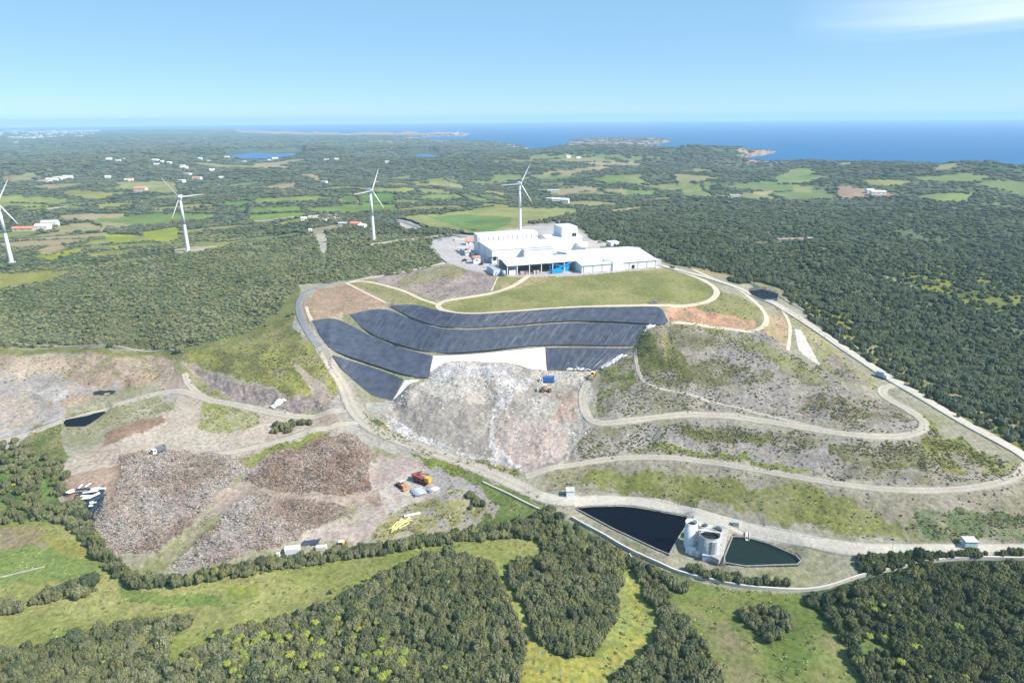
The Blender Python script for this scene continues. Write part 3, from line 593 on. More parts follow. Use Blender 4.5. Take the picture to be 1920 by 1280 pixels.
# ------------------------------------------------------------------ materials
def mat(name, col, rough=.7, spec=.3, var=.15, scale=1.0, metal=0, bump=0., var2=0., s2=.1):
    m = bpy.data.materials.new(name); m.use_nodes = True; n = m.node_tree; b = n.nodes['Principled BSDF']
    b.inputs['Roughness'].default_value = rough; b.inputs['Specular IOR Level'].default_value = spec; b.inputs['Metallic'].default_value = metal
    t = n.nodes.new('ShaderNodeTexCoord'); z = n.nodes.new('ShaderNodeTexNoise'); z.inputs['Scale'].default_value = scale; z.inputs['Detail'].default_value = 6
    r = n.nodes.new('ShaderNodeMapRange'); r.inputs[1].default_value = .3; r.inputs[2].default_value = .7; r.inputs[3].default_value = 1 - var; r.inputs[4].default_value = 1 + var
    v = n.nodes.new('ShaderNodeVectorMath'); v.operation = 'SCALE'; v.inputs[0].default_value = col
    n.links.new(t.outputs['Object'], z.inputs['Vector']); n.links.new(z.outputs[0], r.inputs[0]); n.links.new(r.outputs[0], v.inputs['Scale']); n.links.new(v.outputs[0], b.inputs['Base Color'])
    if bump:
        q = n.nodes.new('ShaderNodeBump'); q.inputs['Strength'].default_value = bump; n.links.new(z.outputs[0], q.inputs['Height']); n.links.new(q.outputs[0], b.inputs['Normal'])
    return m
def mat_ground(am=1.0):
    m = bpy.data.materials.new('ground'); m.use_nodes = True; n = m.node_tree; b = n.nodes['Principled BSDF']
    b.inputs['Roughness'].default_value = .95; b.inputs['Specular IOR Level'].default_value = .1
    a = n.nodes.new('ShaderNodeAttribute'); a.attribute_name = 'cover'
    g = n.nodes.new('ShaderNodeNewGeometry')
    fac = None
    for sc, lo, hi in ((.55, .62, 1.36), (.06, .86, 1.14), (2.6, .8, 1.2)):
        z = n.nodes.new('ShaderNodeTexNoise'); z.inputs['Scale'].default_value = sc; z.inputs['Detail'].default_value = 5; z.inputs['Roughness'].default_value = .65
        n.links.new(g.outputs['Position'], z.inputs['Vector'])
        r = n.nodes.new('ShaderNodeMapRange'); r.inputs[1].default_value = .3; r.inputs[2].default_value = .7; r.inputs[3].default_value = 1 + (lo - 1) * am; r.inputs[4].default_value = 1 + (hi - 1) * am
        n.links.new(z.outputs[0], r.inputs[0])
        if fac is None: fac = r.outputs[0]; first = z
        else:
            q = n.nodes.new('ShaderNodeMath'); q.operation = 'MULTIPLY'; n.links.new(fac, q.inputs[0]); n.links.new(r.outputs[0], q.inputs[1]); fac = q.outputs[0]
    v = n.nodes.new('ShaderNodeVectorMath'); v.operation = 'SCALE'
    n.links.new(a.outputs['Color'], v.inputs[0]); n.links.new(fac, v.inputs['Scale']); n.links.new(v.outputs[0], b.inputs['Base Color'])
    u = n.nodes.new('ShaderNodeBump'); u.inputs['Strength'].default_value = .6; u.inputs['Distance'].default_value = .5
    n.links.new(first.outputs[0], u.inputs['Height']); n.links.new(u.outputs[0], b.inputs['Normal'])
    return m
M_GROUND = mat_ground()
M_WHITE = mat('white_cladding', (.67, .68, .69), .5, .3, .05, .3)
M_ROOFW = mat('white_roof', (.61, .635, .67), .45, .3, .04, .15)
M_CONC = mat('concrete', (.42, .41, .39), .9, .2, .15, .6, bump=.1)
M_CONCL = mat('pale_concrete', (.48, .465, .44), .9, .2, .12, .5)
M_DARK = mat('dark_opening', (.02, .022, .025), .8, .1)
M_STEEL = mat('galvanised_steel', (.45, .47, .5), .45, .5, .1, 2, metal=.3)
M_RED = mat('red_paint', (.55, .05, .03), .5)
M_BLUE = mat('bright_blue_paint', (.01, .28, .62), .45, .4, .15, 1.5)
M_TBLUE = mat('truck_blue_paint', (.015, .13, .42), .45, .4, .15, 1.5)
M_YEL = mat('yellow_machine_paint', (.62, .36, .03), .5, .4, .25, 2)
M_TAN = mat('dusty_tan_paint', (.5, .33, .17), .6, .3, .25, 2)
M_BLACK = mat('black_rubber', (.02, .02, .02), .85)
M_RUST = mat('rusty_red_steel', (.2, .055, .045), .7, .3, .4, 2)
M_TILE = mat('terracotta_tiles', (.55, .22, .13), .8, .2, .3, .8, bump=.3)
M_PINKR = mat('pinkish_roof', (.45, .33, .31), .8, .2, .15, .6)
M_STONE = mat('rubble_stone', (.42, .39, .34), .95, .1, .35, 2, bump=.6)
M_GLASS = mat('window_glass', (.04, .05, .06), .15, .5)
M_ROAD = mat('gravel_road', (.33, .315, .29), .95, .1, .2, .25, bump=.2)
M_ROADP = mat('pale_concrete_road', (.44, .43, .41), .95, .1, .10, .2)
M_ASPH = mat('asphalt', (.17, .175, .18), .9, .1, .12, .4)
M_TRACK = mat('sandy_track', (.42, .36, .27), .95, .1, .2, .3)
M_TRACKG = mat('grey_dirt_track', (.30, .285, .26), .95, .1, .25, .4)
M_LINER = mat('black_geomembrane', (.052, .060, .086), .5, .4, .3, .25, bump=.15)
M_SEAM = mat('liner_seam', (.035, .038, .05), .5, .4)
M_GEO = mat('white_geotextile', (.80, .80, .78), .8, .2, .05, .3)
M_WIRE = mat('fence_wire', (.35, .35, .33), .6)
M_LEAD = mat('grey_corrugated_sheet', (.30, .34, .42), .45, .4, .1, 2)
M_YPL = mat('yellow_plastic_pipe', (.62, .60, .22), .5, .3, .2, 1)
M_PURP = mat('dark_bales', (.2, .16, .15), .9, .1, .4, 3)
M_TRUNK = mat('bark', (.12, .095, .07), .9)

# ------------------------------------------------------------------ terrain meshes by cover
CO = np.stack([X, Y, HZ], -1).reshape(-1, 3)
idx = np.arange(NR * NT).reshape(NR, NT)
quads = np.stack([idx[:-1, :-1], idx[:-1, 1:], idx[1:, 1:], idx[1:, :-1]], -1).reshape(-1, 4)
quads = quads[:, ::-1]
qr = REG[:-1, :-1].reshape(-1)
KINDS = {'waste_heap': ('pale heap of rubbish below the black lined terraces', 'waste heap'),
         'rock_outcrop': ('dark rocky cut face under the yellow-green hillock', 'rock')}
BRL = ['large brown brushwood heap at the left', 'rounded brown brushwood heap beside the scrap yard', 'grey-brown brushwood heap nearest the lower hedge', 'small low heap of felled branches beside the dark pool']
cov = np.ones((NR * NT, 4), np.float32); cov[:, :3] = COLR.reshape(-1, 3)
qcol = None
for k, nm in enumerate(RNAMES):
    q = quads[qr == k]
    if len(q) == 0: continue
    if nm == 'ground':      # drop ground far under the sea
        q = q[~((HZ.reshape(-1)[q].max(1) < -80))]
    un, inv = np.unique(q, return_inverse=True)
    me = mesh_np(nm, CO[un], inv.reshape(-1, 4), True)
    at = me.color_attributes.new('cover', 'FLOAT_COLOR', 'POINT'); at.data.foreach_set('color', cov[un].ravel())
    me.materials.append(M_GROUND)
    o = bpy.data.objects.new(nm, me); COL.objects.link(o)
    if nm in KINDS: tag(o, KINDS[nm][0], KINDS[nm][1], kind='stuff')
    elif nm == 'brush_heap': tag(o, BRL[k - r_brush[0]], 'brushwood heap', kind='stuff')
    else: tag(o, kind='structure')

# sea and inland water
def water_mat(name, col, rough, spec, bs=0., sc=.02):
    m = mat(name, col, rough, spec, .08, sc)
    n = m.node_tree; b = n.nodes['Principled BSDF']
    if bs:
        g = n.nodes.new('ShaderNodeNewGeometry'); z = n.nodes.new('ShaderNodeTexNoise'); z.inputs['Scale'].default_value = .25; z.inputs['Detail'].default_value = 4
        u = n.nodes.new('ShaderNodeBump'); u.inputs['Strength'].default_value = bs
        n.links.new(g.outputs['Position'], z.inputs['Vector']); n.links.new(z.outputs[0], u.inputs['Height']); n.links.new(u.outputs[0], b.inputs['Normal'])
    return m
M_SEA = water_mat('sea_water', (.002, .085, .22), .6, .10, .0, .002)
a = np.linspace(math.radians(-100), math.radians(100), 160)
rr = np.array([500, 1500, 3000, 5000, 8000, 12000, 17000, 21000, 26000.])
sv = np.array([[r * math.sin(t), r * math.cos(t), -62.] for r in rr for t in a]); n = len(a)
sf = np.array([[i * n + j, i * n + j + 1, (i + 1) * n + j + 1, (i + 1) * n + j] for i in range(len(rr) - 1) for j in range(n - 1)])[:, ::-1]
me = mesh_np('sea', sv, sf); me.materials.append(M_SEA); o = bpy.data.objects.new('sea', me); COL.objects.link(o); tag(o, kind='structure')
def sheet(name, poly, z, m, **k):
    vs = [G(x, y, z) for x, y in poly]
    b = MB().raw(vs, [tuple(range(len(vs)))]); o = b.build(name, m)
    if o.data.polygons[0].normal.z < 0: o.data.flip_normals()
    return o
M_PBLK = water_mat('dark_leachate_water', (.0015, .002, .006), .3, .04, .02)
M_PGRN = water_mat('dark_green_water', (.010, .021, .016), .25, .1, .02)
M_LAKE = water_mat('lake_water', (.03, .12, .30), .5, .15)
def expand(poly, d):
    p = np.array(poly, float); c = p.mean(0); return [tuple(q + (q - c) / np.linalg.norm(q - c) * d) for q in p]
for pz, z, m in ((POND1, -47.9, M_PBLK), (POND2, -47.6, M_PGRN), (POND3, -9.0, M_PBLK), (POOL1, PONDS[3][1], M_PBLK), (POOL2, PONDS[4][1], M_PGRN)):
    tag(sheet('pond_water', expand(pz, 1.5), z, m), kind='structure')
for pz in (LAKE1, LAKE2): tag(sheet('lake_water', expand(pz, .3), -50.2, M_LAKE), kind='structure')
# ==== objects
# ------------------------------------------------------------------ geomembrane terraces
def resample(line, n):
    p = np.array(line, float); d = np.r_[0, np.cumsum(np.linalg.norm(np.diff(p, axis=0), axis=1))]
    t = np.linspace(0, d[-1], n); return np.stack([np.interp(t, d, p[:, k]) for k in range(p.shape[1])], 1)
def w3(line):
    P = np.array([tuple(G(*q)) for q in line])
    if len(P) > 3:
        for _ in range(2):
            Q = [P[0]]
            for i in range(len(P) - 1): Q += [P[i] * .75 + P[i + 1] * .25, P[i] * .25 + P[i + 1] * .75]
            P = np.array(Q + [P[-1]])
    return P
def loft(name, top, bot, m, nu=170, nv=26, lift=.45, wr=.28, seed=0, foldscale=1.0):
    a = resample(w3(top), nu); b = resample(w3(bot), nu)
    P = a[:, None, :] * (1 - np.linspace(0, 1, nv)[None, :, None]) + b[:, None, :] * np.linspace(0, 1, nv)[None, :, None]
    Lm = np.linalg.norm(a[-1] - a[0]); u = np.linspace(0, Lm, nu)[:, None]; v = np.linspace(0, 1, nv)[None, :]
    disp = (fbm(u / 1.1 * foldscale + v * 2.2 + 0 * v, v * 1.6 + 0 * u, seed + 5, 3) - .5) * wr * 2 + (fbm(u / 4 + 0 * v, v * 3 + 0 * u, seed + 9, 3) - .5) * wr * 2.2
    disp = disp * np.minimum(1, np.minimum(v, 1 - v) * 8 + .15)
    n = np.cross(np.gradient(P, axis=0).reshape(-1, 3), np.gradient(P, axis=1).reshape(-1, 3)); n /= np.maximum(np.linalg.norm(n, axis=1, keepdims=True), 1e-6)
    n *= np.sign(n[:, 2:3] + 1e-9); P = P.reshape(-1, 3) + n * disp.reshape(-1, 1)
    P[:, 2] = np.maximum(P[:, 2] + lift, H(P[:, 0], P[:, 1]) + .12)
    ii = np.arange(nu * nv).reshape(nu, nv); q = np.stack([ii[:-1, :-1], ii[1:, :-1], ii[1:, 1:], ii[:-1, 1:]], -1).reshape(-1, 4)
    me = mesh_np(name, P, q, True); me.materials.append(m); o = bpy.data.objects.new(name, me); COL.objects.link(o)
    return o, P.reshape(nu, nv, 3)
def seams(o, P, step, wd=.16, m=None):
    nu = P.shape[0]; Lm = np.linalg.norm(P[-1, 0] - P[0, 0]); k = max(2, int(Lm / step))
    for i in range(1, k):
        c = int(i * nu / k); pts = P[c]; t = (P[min(c + 1, nu - 1)] - P[c - 1])[0]; t = t / np.linalg.norm(t) * wd
        vs = []; fs = []
        for j, p in enumerate(pts):
            vs += [p - t + (0, 0, .04), p + (0, 0, .2), p + t + (0, 0, .04)]
            if j: fs += [(3 * j - 3, 3 * j - 2, 3 * j + 1, 3 * j), (3 * j - 2, 3 * j - 1, 3 * j + 2, 3 * j + 1)]
        MB().raw(vs, fs).build('seam', m or M_SEAM, o)
PA_t = TOP[4:]; PA_b = [(q[0], q[1] - 1, q[2] + .4) for q in B1]
o, P = loft('liner_sheet', [(740,573,-4)] + TOP[5:] + [(1252,603,-9.5)], PA_b + [(1252,606,-10.5)], M_LINER, 260, 24, seed=1)
tag(o, 'top black liner terrace, long and curved, just under the grass plateau', 'liner sheet'); seams(o, P, 8.5)
o, P = loft('liner_sheet', [(655,590,-7),(720,576.5,-5.2)] + [(q[0], q[1] + 3, q[2] - .7) for q in B1[1:8]], [(655,594,-8.5),(690,625,-15.3),(740,645,-19.2),(812,664,-21.3),(883,661,-21),(957,653,-20),(1020,647,-19.8),(1187,649,-19.8)], M_LINER, 300, 34, seed=2)
tag(o, 'second black liner terrace, the widest band above the white wall', 'liner sheet'); seams(o, P, 8.5)
o, P = loft('liner_sheet', [(586,602,-8.3),(617,597,-7.5),(640,601,-10),(690,630,-17),(740,650,-20.6),(811,669,-22.6)], [(586,606,-9.5),(608,641,-15.8),(621,658,-18.3),(693,682,-24.8),(770,707,-29.2),(804,710,-30.5)], M_LINER, 200, 30, seed=3, wr=.12)
tag(o, 'black liner panel at the left, third band between two weedy benches', 'liner sheet'); seams(o, P, 26, .1)
o, P = loft('liner_sheet', [(623,667,-20),(640,671,-21),(660,678,-23.6),(693,688,-26.2),(730,701,-28.8),(757,712,-30.6)], [(624,670,-20.6),(640,692,-26),(660,712,-31),(682,731,-35),(700,745,-38),(736,752,-39.3)], M_LINER, 120, 26, seed=4, wr=.12)
tag(o, 'lowest black liner panel, a small wedge beside the gravel road', 'liner sheet')
o, P = loft('liner_sheet', [(1024,653,-21.2),(1100,653,-21),(1187,654,-21)], [(1026,695,-29),(1110,696,-29),(1130,690,-28)], M_LINER, 120, 24, seed=6)
tag(o, 'lowest right black liner panel between the white wall and the mound', 'liner sheet'); seams(o, P, 7)
o, P = loft('geotextile_sheet', [(813,668.5,-22.6),(883,666.5,-22.4),(957,658.5,-21.4),(1021,652.5,-21)], [(806,700,-29.3),(835,680,-26),(907,679,-26.3),(967,682,-26.8),(990,693,-28.6),(1025,696,-29)], M_GEO, 120, 20, seed=7, wr=.05)
tag(o, 'bright white sheet slope right above the rubbish heap', 'white sheet')
o, P = loft('geotextile_sheet', [(760,714,-31),(788,716,-31.5)], [(737,752,-39.4),(745,750,-39)], M_GEO, 40, 20, seed=8, wr=.05)
tag(o, 'small white triangular sheet beside the lowest black liner', 'white sheet')
# crumpled pale sheeting at the foot of the right liner
def crumple(name, poly, m, h, label, cat, seed, n=26):
    p = np.array([tuple(Pt(*q)) for q in poly]); c = p.mean(0); vs = []; 
    u, v = np.meshgrid(np.linspace(0, 1, n), np.linspace(0, 1, n))
    q = (p[0] * (1 - u[..., None]) + p[1] * u[..., None]) * (1 - v[..., None]) + (p[3] * (1 - u[..., None]) + p[2] * u[..., None]) * v[..., None]
    q = q.reshape(-1, 3); q[:, 2] = H(q[:, 0], q[:, 1]) + .1
    q[:, 0] += (fbm(q[:, 0], q[:, 1], seed, 3) - .5) * 1.5; q[:, 1] += (fbm(q[:, 0] + 9, q[:, 1], seed, 3) - .5) * 1.5
    q[:, 2] += fbm(q[:, 0] / 1.3, q[:, 1] / 1.3, seed + 3, 3) * h
    ii = np.arange(n * n).reshape(n, n); f = np.stack([ii[:-1, :-1], ii[:-1, 1:], ii[1:, 1:], ii[1:, :-1]], -1).reshape(-1, 4)
    f = f[_h(f[:, 0], f[:, 0] * 3, seed) > .12]
    me = mesh_np(name, q, f); me.materials.append(m); o = bpy.data.objects.new(name, me); COL.objects.link(o); return tag(o, label, cat)
M_SHEET = mat('pale_torn_sheet', (.62, .62, .63), .7, .3, .3, .8)
crumple('torn_sheet', [(1064,683),(1074,684),(1112,697),(1062,695)], M_SHEET, 1.3, 'crumpled pale sheet at the foot of the lowest right black liner', 'torn sheet', 3)
crumple('torn_sheet', [(1125,684),(1165,664),(1176,668),(1128,694)], M_SHEET, 1.2, 'torn grey-white sheet edge running up beside the weedy mound', 'torn sheet', 4)
crumple('torn_sheet', [(1212,612),(1234,607),(1230,611),(1204,630)], M_SHEET, .8, 'white torn sheet at the right corner between the liner terraces and mound', 'torn sheet', 5)

# ------------------------------------------------------------------ roads and tracks (draped ribbons)
M_RV = mat_ground(.35); M_RV.name = 'road_surface'
RC = {'gravel_road': (M_RV, (.35, .315, .265)), 'pale_concrete_road': (M_RV, (.40, .37, .325)), 'asphalt': (M_RV, (.20, .205, .21)), 'sandy_track': (M_RV, (.48, .41, .31)), 'grey_dirt_track': (M_RV, (.33, .295, .25)), 'pale_concrete': (M_RV, (.42, .40, .37))}
def ribbon(name, pts, width, m, off=.14, step=1.6, kind='structure', na=9, label=None, cat=None, jit=.25):
    P = np.array([tuple(Pt(*q)) for q in pts]); 
    for _ in range(2):                                  # round the corners
        Q = [P[0]]
        for i in range(len(P) - 1): Q += [P[i] * .75 + P[i + 1] * .25, P[i] * .25 + P[i + 1] * .75]
        P = np.array(Q + [P[-1]])
    L_ = np.linalg.norm(np.diff(P, axis=0), axis=1).sum(); n = max(4, int(L_ / step)); P = resample(P, n)
    T = np.gradient(P, axis=0)[:, :2]; T /= np.linalg.norm(T, axis=1, keepdims=True); N = np.stack([-T[:, 1], T[:, 0]], 1)
    wv = width * (1 + jit * (fbm(np.arange(n) / 6., np.zeros(n), int(P[0, 0]) & 63, 3) - .5))
    vs = []
    for k in np.linspace(-.5, .5, na):
        q = P[:, :2] + N * (wv * k + (0 if abs(k) < .45 or jit < .1 else np.sign(k) * (fbm(np.arange(n) / 1.3, np.zeros(n) + k * 9, 77, 2) - .5) * width * .3))[:, None]; vs.append(np.c_[q, H(q[:, 0], q[:, 1]) + off])
    vs = np.array(vs)
    vs[0, :, 2] -= .06; vs[-1, :, 2] -= .06
    skirt = vs[[0, -1]].copy(); skirt[:, :, 2] -= .7
    vs = np.concatenate([skirt[:1], vs, skirt[1:]], 0)
    ii = np.arange((na + 2) * n).reshape(na + 2, n); f = np.stack([ii[:-1, :-1], ii[1:, :-1], ii[1:, 1:], ii[:-1, 1:]], -1).reshape(-1, 4)
    if True:
        a_, b_, c_ = vs.reshape(-1, 3)[f[len(f) // 2][:3]]
        if np.cross(b_ - a_, c_ - a_)[2] < 0: f = f[:, ::-1]
    me = mesh_np(name, vs.reshape(-1, 3), f, False); me.materials.append(RC[m.name][0]); o = bpy.data.objects.new(name, me); COL.objects.link(o)
    rut = np.array([.8, .84, .95, 1.1, 1.06, .86, 1.06, 1.1, .95, .84, .8]) if jit > .1 else np.array([.85, .9, .98, 1.02, 1., .97, 1., 1.02, .98, .9, .85])
    lg = .9 + .2 * fbm(np.arange(n) / 5., np.zeros(n), 5, 4)[None, :] + .10 * (fbm(np.arange(n)[None, :] / 2.5, np.arange(na + 2)[:, None] * 1.3 + np.zeros((1, n)), 9, 3) - .5)
    cc = np.ones((na + 2, n, 4), np.float32); cc[:, :, :3] = np.array(RC[m.name][1])[None, None, :] * (rut[:, None] * lg)[..., None]
    at_ = me.color_attributes.new('cover', 'FLOAT_COLOR', 'POINT'); at_.data.foreach_set('color', cc.ravel())
    return tag(o, label, cat, kind=kind), P, N
xy = lambda L_: [(q[0], q[1]) for q in L_]
ribbon('gravel_road', [(600,650),(622,690),(645,725),(655,755),(668,778),(700,806),(780,838),(870,866),(960,905),(1010,930)], 7.5, M_TRACKG)
_, MRP, MRN = ribbon('concrete_road', [(1000,926),(1030,936),(1060,940),(1150,938),(1240,946),(1300,962),(1360,980),(1450,1002),(1550,1022),(1640,1034),(1760,1034),(1920,1032),(2100,1028)], 7.0, M_ROADP, jit=.08)
_, ACP, ACN = ribbon('access_road', xy(ACC), 7.0, M_ROADP, .16, jit=.05)
ribbon('asphalt_road', [(640,528),(600,538),(574,546),(562,558),(558,578),(566,603),(582,630),(604,660)], 4.6, M_ASPH, jit=.05)
ribbon('sandy_track', [(990,517),(965,536),(930,548),(880,557),(838,563),(823,568),(820,577),(838,585),(872,590),(950,586),(1073,575),(1240,573),(1310,571),(1336,562),(1346,548),(1335,534),(1300,517),(1252,502)], 4.4, M_TRACK)
ribbon('sandy_track', [(652,530),(683,526),(750,542),(787,560),(820,571)], 3.2, M_TRACK)
ribbon('sandy_track', [(648,530),(690,552),(724,568)], 2., M_TRACK)
ribbon('sandy_track', [(933,519),(928,530),(921,545)], 1., M_TRACK)
ribbon('sandy_track', [(584,602),(578,590),(574,575)], 2.4, M_TRACK)
ribbon('sandy_track', [(1300,506),(1350,528),(1397,549),(1430,580),(1439,600),(1432,613),(1408,623),(1373,618),(1300,607),(1258,606)], 3.4, M_TRACK)
ribbon('sandy_track', [(1450,565),(1468,582),(1482,610),(1480,635),(1477,657)], 2.2, M_TRACK)
ribbon('dirt_track', [(1690,724),(1665,722),(1650,732),(1660,746),(1700,766),(1733,789),(1733,808),(1680,820),(1600,817),(1500,800),(1400,783),(1320,776),(1250,779),(1180,789),(1120,796),(1098,780),(1090,750),(1100,715)], 5.0, M_ROAD)
ribbon('dirt_track', [(1190,655),(1194,690),(1206,722),(1280,736),(1400,768),(1540,803)], 2.2, M_ROAD)
ribbon('dirt_track', [(985,893),(1050,874),(1120,862),(1200,855),(1300,860),(1400,877),(1500,895),(1600,912),(1700,920),(1800,918),(1880,905),(1912,888),(1925,870)], 4.2, M_TRACKG)
ribbon('dirt_track', [(-40,835),(60,812),(170,775),(250,748),(330,728),(390,750),(440,758),(560,785),(640,770)], 5, M_TRACKG, .12)
ribbon('dirt_track', [(345,700),(355,725),(400,755)], 4, M_TRACKG, .12)
ribbon('dirt_track', [(400,850),(480,838),(560,815),(640,795),(680,790)], 4.5, M_ROAD, .12)
ribbon('country_road', [(440,417),(520,411),(600,404),(640,404)], 6, M_ROAD, .5)
ribbon('country_road', [(-20,410),(60,398),(120,388)], 7, M_ROAD, .5)
ribbon('country_road', [(740,412),(780,423),(830,436),(870,445)], 7, M_ASPH, .5)
ribbon('concrete_drain', [(1400,553),(1390,549),(1430,560),(1475,580),(1540,622),(1590,660)], .9, M_CONCL, .3, kind='structure', jit=0)
ribbon('concrete_drain', [(1470,562),(1520,590),(1580,632),(1620,663)], 1.2, M_CONCL, .6, jit=0)
# painted edge and kerb along access road
def kerb(P, N, side, off, label, cat, name='kerb', wd=.25, ht=.3, z=.3, m=M_CONCL):
    q = P[:, :2] + N * (side * off); z_ = H(q[:, 0], q[:, 1]) + z; vs = []; fs = []
    for i in range(len(q)):
        n = N[i] * wd / 2
        vs += [(q[i, 0] - n[0], q[i, 1] - n[1], z_[i] - 1), (q[i, 0] - n[0], q[i, 1] - n[1], z_[i] + ht), (q[i, 0] + n[0], q[i, 1] + n[1], z_[i] + ht), (q[i, 0] + n[0], q[i, 1] + n[1], z_[i] - 1)]
        if i: k = 4 * i; fs += [(k - 4 + j, k - 4 + (j + 1) % 4, k + (j + 1) % 4, k + j) for j in range(4)]
    o = MB().raw(vs, fs).build(name, m); return tag(o, label, cat)
kerb(ACP, ACN, -1 if ACN[0][0] > 0 else 1, 4.2, 'long grey drain kerb along the outer edge of the right-hand access road', 'kerb', m=M_CONC)

# ------------------------------------------------------------------ walls made of draped line
def wall(pts, wd, ht, m, label, cat='wall', name='wall', lift=0):
    P = np.array([tuple(Pt(*q)) for q in pts]); 
    for _ in range(2):
        Q = [P[0]]
        for i in range(len(P) - 1): Q += [P[i] * .75 + P[i + 1] * .25, P[i] * .25 + P[i + 1] * .75]
        P = np.array(Q + [P[-1]])
    n = max(4, int(np.linalg.norm(np.diff(P, axis=0), axis=1).sum() / 1.6)); P = resample(P, n)
    T = np.gradient(P, axis=0)[:, :2]; T /= np.linalg.norm(T, axis=1, keepdims=True); N = np.stack([-T[:, 1], T[:, 0]], 1)
    o = kerb(P, N, 1, 0, label, cat, name, wd, ht, lift, m); return o
wall([(1072,972),(1100,988),(1130,1003),(1180,1033),(1240,1062),(1300,1082),(1380,1100),(1440,1106),(1500,1109),(1560,1100),(1600,1085),(1640,1075),(1700,1062),(1760,1051),(1850,1046),(1990,1050)], .7, 1.2, M_CONCL, 'pale winding concrete channel wall below the ponds, reaching the right edge', 'wall')
wall([(-30,645),(100,648),(200,650),(300,655),(345,662)], .7, .9, M_STONE, 'low dry stone wall along the foot of the left wood', 'stone wall')
wall([(740,408),(780,418),(830,432),(865,440),(895,441)], .6, 2.2, M_DARK, 'dark wall between the big field and the plant road', 'wall')
wall([(655,529),(740,513),(835,493)], .35, .5, M_CONCL, 'thin pale kerb between the wood and the gravel patch left of the plant', 'kerb')
wall([(838,493),(822,481),(812,470),(806,462)], .35, 1., M_CONCL, 'pale low wall round the left end of the plant yard', 'wall')
wall([(0,682+400),(30,1075),(60,1068),(85,1062)], .35, .35, M_STONE, 'short pale stone wall in the bottom left meadow', 'stone wall')
wall([(905,905),(960,930),(1010,955),(1045,972)], .8, .8, M_STONE, 'line of pale stones below the gravel road bend', 'stone wall')
wall([(1180,950+90),(1192,1060),(1196,1072)], .4, 1.0, M_STONE, 'short broken stone wall at the tip of the middle wood', 'stone wall')

# ------------------------------------------------------------------ recycling plant
PO = np.array([-15.98, 562.6]); PR = math.radians(18)
_g0 = G(923, 494.6, 0); PO = np.array([_g0[0], _g0[1]])
def plant(name, label, cat, group=None): return empty(name, (PO[0], PO[1], 0), PR, label, cat, group)
r = plant('industrial_hall', 'tall white windowless hall with a raised ribbed rear bay', 'industrial hall')
MB().box((13, 19.5, 5.5), (26, 39, 11)).build('wall', M_WHITE, r)
MB().box((39.5, 21.5, 5.4), (27, 34, 10.8)).build('side_wall', M_WHITE, r)
MB().raw([(-.3, -.3, 11.01), (53.3, -.3, 11.01), (53.3, 39, 11.6), (-.3, 39, 11.6), (-.3, -.3, 11.3), (53.3, -.3, 11.3), (53.3, 39, 11.9), (-.3, 39, 11.9)], [(0, 1, 5, 4), (1, 2, 6, 5), (2, 3, 7, 6), (3, 0, 4, 7), (4, 5, 6, 7), (3, 2, 1, 0)]).build('roof', M_ROOFW, r)
MB().prism([(39.2, 0), (39.2, 16), (40.8, 17.5), (52, 17.5), (52.6, 0)], -1.2, 53.5).build('rear_bay', M_WHITE, r)
for i in range(13): MB().box((.3 + i * 4.35, 38.95, 13.8), (.35, .5, 4.2)).build('rib', M_STEEL, r)
for i in range(5): MB().box((4 + i * 10.5, 41.5, 17.75), (2.4, .5, .5)).build('roof_vent', M_STEEL, r)
MB().box((-.05, 22, 5.2), (.3, .4, 10)).build('downpipe', M_STEEL, r)
MB().box((2.2, -.1, 4.3), (2.6, .4, 3.0)).build('louvre', M_DARK, r)
r = plant('industrial_hall', 'long low white hall joined to the right of the tall hall', 'industrial hall')
MB().box((44, 17.2, 5.1), (36, 43.6, 10.2)).build('wall', M_WHITE, r)
MB().box((44, 17.2, 10.37), (36.6, 44.2, .3)).build('roof', M_ROOFW, r)
MB().prism([(35, 0), (35, 10.2), (47, 12.6), (60, 10.2), (60, 0)], 61.2, 95).build('rear_wing', M_WHITE, r)
MB().prism([(34.7, 10.3), (34.7, 10.6), (47, 13.0), (60.3, 10.6), (60.3, 10.3), (47, 12.7)], 61, 95.3).build('wing_roof', M_ROOFW, r)
MB().box((78, 36, 3.6), (30, 12, 7.2)).build('annex', M_WHITE, r)
MB().box((71, 33, 7.5), (1.8, 1.2, 1)).build('roof_vent', M_STEEL, r)
r = plant('industrial_tower', 'square white tower block with a dark window rising from the plant roofs', 'tower block')
MB().box((83.5, 47, 10), (15, 20, 20)).build('wall', M_WHITE, r)
MB().box((83.5, 47, 20.15), (15.4, 20.4, .3)).build('roof', M_ROOFW, r)
f = MB().box((87.8, 36.9, 13.2), (4.2, .3, 3.2)).build('window_frame', M_STEEL, r)
for k in (-1, 1): MB().box((87.8 + k * 1.0, 36.7, 13.2), (1.6, .1, 2.7)).build('pane', M_DARK, f)
MB().tube((79, 52, 20.3), (79, 52, 25), .25).build('mast', M_STEEL, r)
r = plant('storage_tank', 'small white horizontal tank beside the plant tower', 'tank')
MB().tube((86, 29, 4.2), (97, 30.5, 4.2), 3.0, n=20).build('vessel', M_WHITE, r, True)
for k in (88, 95): MB().box((k, 29.8, 1.0), (.8, 4, 2)).build('saddle', M_CONC, r)
r = plant('waste_bay', 'open concrete bays with pale walls behind the long white shed', 'waste bay')
for (a, b, c, d) in ((108, 55, 26, .6), (121, 49, .6, 13), (110, 42, 24, .6), (97, 46, .6, 8)): MB().box((a, b, 1.5), (c, d, 3)).build('bay_wall', M_CONCL, r)
MB().box((130, 44, 1.7), (9, 10, 3.4)).build('shed', M_WHITE, r)
